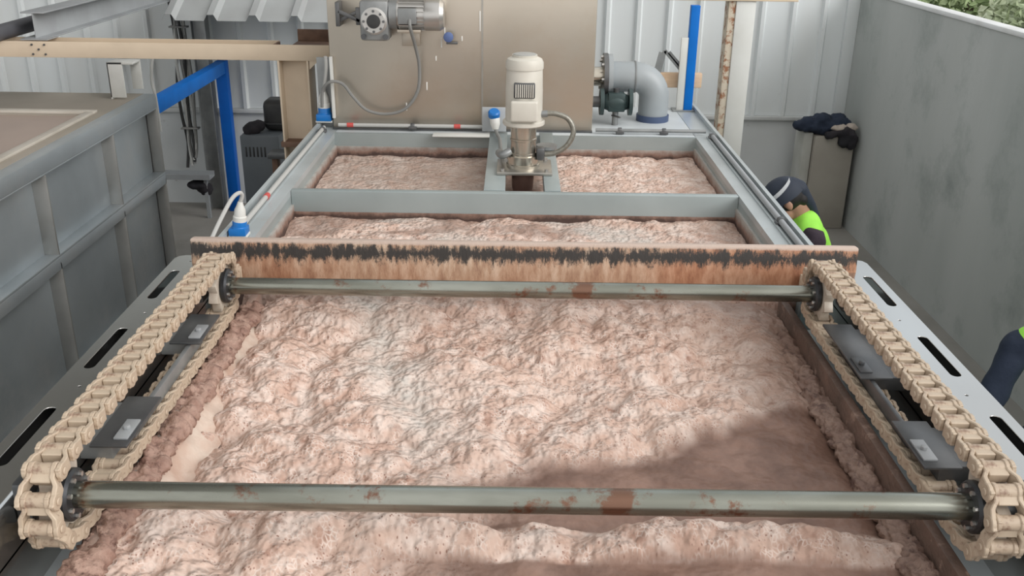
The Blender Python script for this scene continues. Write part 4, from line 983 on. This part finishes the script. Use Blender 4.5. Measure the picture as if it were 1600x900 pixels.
        for i in range(8):
            mb.bm.faces.new((vv[i][0], vv[i + 1][0], vv[i + 1][1], vv[i][1])); mb.bm.faces.new((vi[i][0], vi[i][1], vi[i + 1][1], vi[i + 1][0]))
            mb.bm.faces.new((vv[i][0], vi[i][0], vi[i + 1][0], vv[i + 1][0])); mb.bm.faces.new((vv[i][1], vv[i + 1][1], vi[i + 1][1], vi[i][1]))
        mb.build('stripe', M_reflect, cp)
        if extra == 'flap':   # dark neck cloth hanging from the back of the cap
            mb = MB(); e1 = neck + Vector((.03, -.01, .075)); e2 = neck + Vector((.075, -.02, .01)); mb.cap(P(0, -.06, .035), P(0, -.085, .01), .060, .052); mb.cap(P(0, -.085, .01), e1, .050, .030); mb.cap(e1, e2, .030, .014)
            mb.build('neck_flap', M_cap, t, remesh=.009, sm=2)
    return t
# worker bent over behind the right rim, facing the tank
J = dict(head=(1.40, 4.71, 1.49), face=(-.80, .05, -.58), hup=(-.35, 0, .9), neck=(1.52, 4.74, 1.375), pelvis=(1.60, 4.86, .90),
         shL=(1.535, 4.57, 1.31), elL=(1.47, 4.50, 1.06), wrL=(1.385, 4.56, .86), hdL=(-.25, .2, -.9),
         shR=(1.55, 4.92, 1.31), elR=(1.49, 4.99, 1.06), wrR=(1.385, 4.95, .86), hdR=(-.25, -.2, -.9),
         hpL=(1.60, 4.77, .88), knL=(1.54, 4.73, .47), anL=(1.62, 4.73, .08), toeL=(-1, 0, 0),
         hpR=(1.60, 4.95, .88), knR=(1.55, 4.98, .47), anR=(1.64, 5.0, .08), toeR=(-1, 0, 0))
person('worker in dark cap and fluorescent green vest stooping behind the right tank rim', (1.6, 4.85, 0), J, M_purple, M_vest, True, 'flap')
# second worker at the right edge of the frame
J = dict(head=(2.20, 3.30, 1.55), face=(.65, .75, -.1), hup=(0, 0, 1), neck=(2.11, 3.28, 1.40), pelvis=(2.28, 3.22, .92),
         shL=(1.95, 3.30, 1.335), elL=(1.835, 3.22, 1.08), wrL=(2.04, 3.06, .96), hdL=(.8, -.3, -.2),
         shR=(2.24, 3.16, 1.34), elR=(2.36, 3.12, 1.08), wrR=(2.46, 3.30, .98), hdR=(.6, .7, 0),
         hpL=(2.14, 3.29, .90), knL=(2.12, 3.33, .48), anL=(2.10, 3.30, .08), toeL=(.65, .75, 0),
         hpR=(2.30, 3.14, .90), knR=(2.30, 3.18, .48), anR=(2.29, 3.14, .08), toeR=(.65, .75, 0))
person('worker in navy shirt standing at the right picture edge beyond the slotted plate', (2.18, 3.22, 0), J, M_navycloth, M_vest, True, None)

# ------------------------------------------------------------------ greenery beyond the concrete wall
def bush(c, r, n, m, label, seed):
    rnd = random.Random(seed); t = thing('bush', label, 'bush', (c[0], c[1], c[2] - r[2]), 'bushes beyond the concrete wall')
    mb = MB(); bm = mb.bm
    for i in range(n):
        while True:
            d = Vector((rnd.uniform(-1, 1), rnd.uniform(-1, 1), rnd.uniform(-1, 1)))
            if .15 < d.length < 1: break
        d = d.normalized() * (d.length ** .35)
        p = Vector((c[0] + d.x * r[0], c[1] + d.y * r[1], c[2] + d.z * r[2])) + Vector((rnd.gauss(0, .05), rnd.gauss(0, .05), rnd.gauss(0, .05)))
        q = Vector((rnd.gauss(0, 1), rnd.gauss(0, 1), rnd.gauss(0, .6))).normalized(); s = q.orthogonal().normalized(); L = rnd.uniform(.05, .11); w = L * .35
        up = q.cross(s) * .012
        v = [bm.verts.new(p - q * L / 2), bm.verts.new(p + s * w + up), bm.verts.new(p + q * L / 2), bm.verts.new(p - s * w + up)]
        bm.faces.new((v[0], v[1], v[2])); bm.faces.new((v[0], v[2], v[3]))
    org = ORG[t.name]
    o = mb.build('foliage', m, t, smooth=False)
    mb = MB()
    for k in range(4):
        a = rnd.uniform(0, 6.28); mb.tube([(c[0], c[1], c[2] - r[2] - .5), (c[0] + .1 * cos(a), c[1] + .1 * sin(a), c[2] - r[2] * .4), (c[0] + .5 * r[0] * cos(a), c[1] + .5 * r[1] * sin(a), c[2] + r[2] * .4)], .02, 6, 3)
    mb.build('stem', M_twig, t)
    return t
bl = ['pale green bush showing over the concrete wall in the top right corner', 'yellowish green bush left of the pale corner bush, above the wall coping', 'taller bush standing behind the two bushes at the concrete wall']
for i, (c, r, n, m) in enumerate((((4.75, 8.3, 1.75), (.75, .85, .62), 6500, M_leaf2), ((5.0, 10.1, 1.75), (.8, .85, .62), 6500, M_leaf), ((6.7, 11.2, 1.9), (1.1, 1.3, .8), 5000, M_leaf2))):
    bush(c, r, n, m, bl[i], 20 + i)
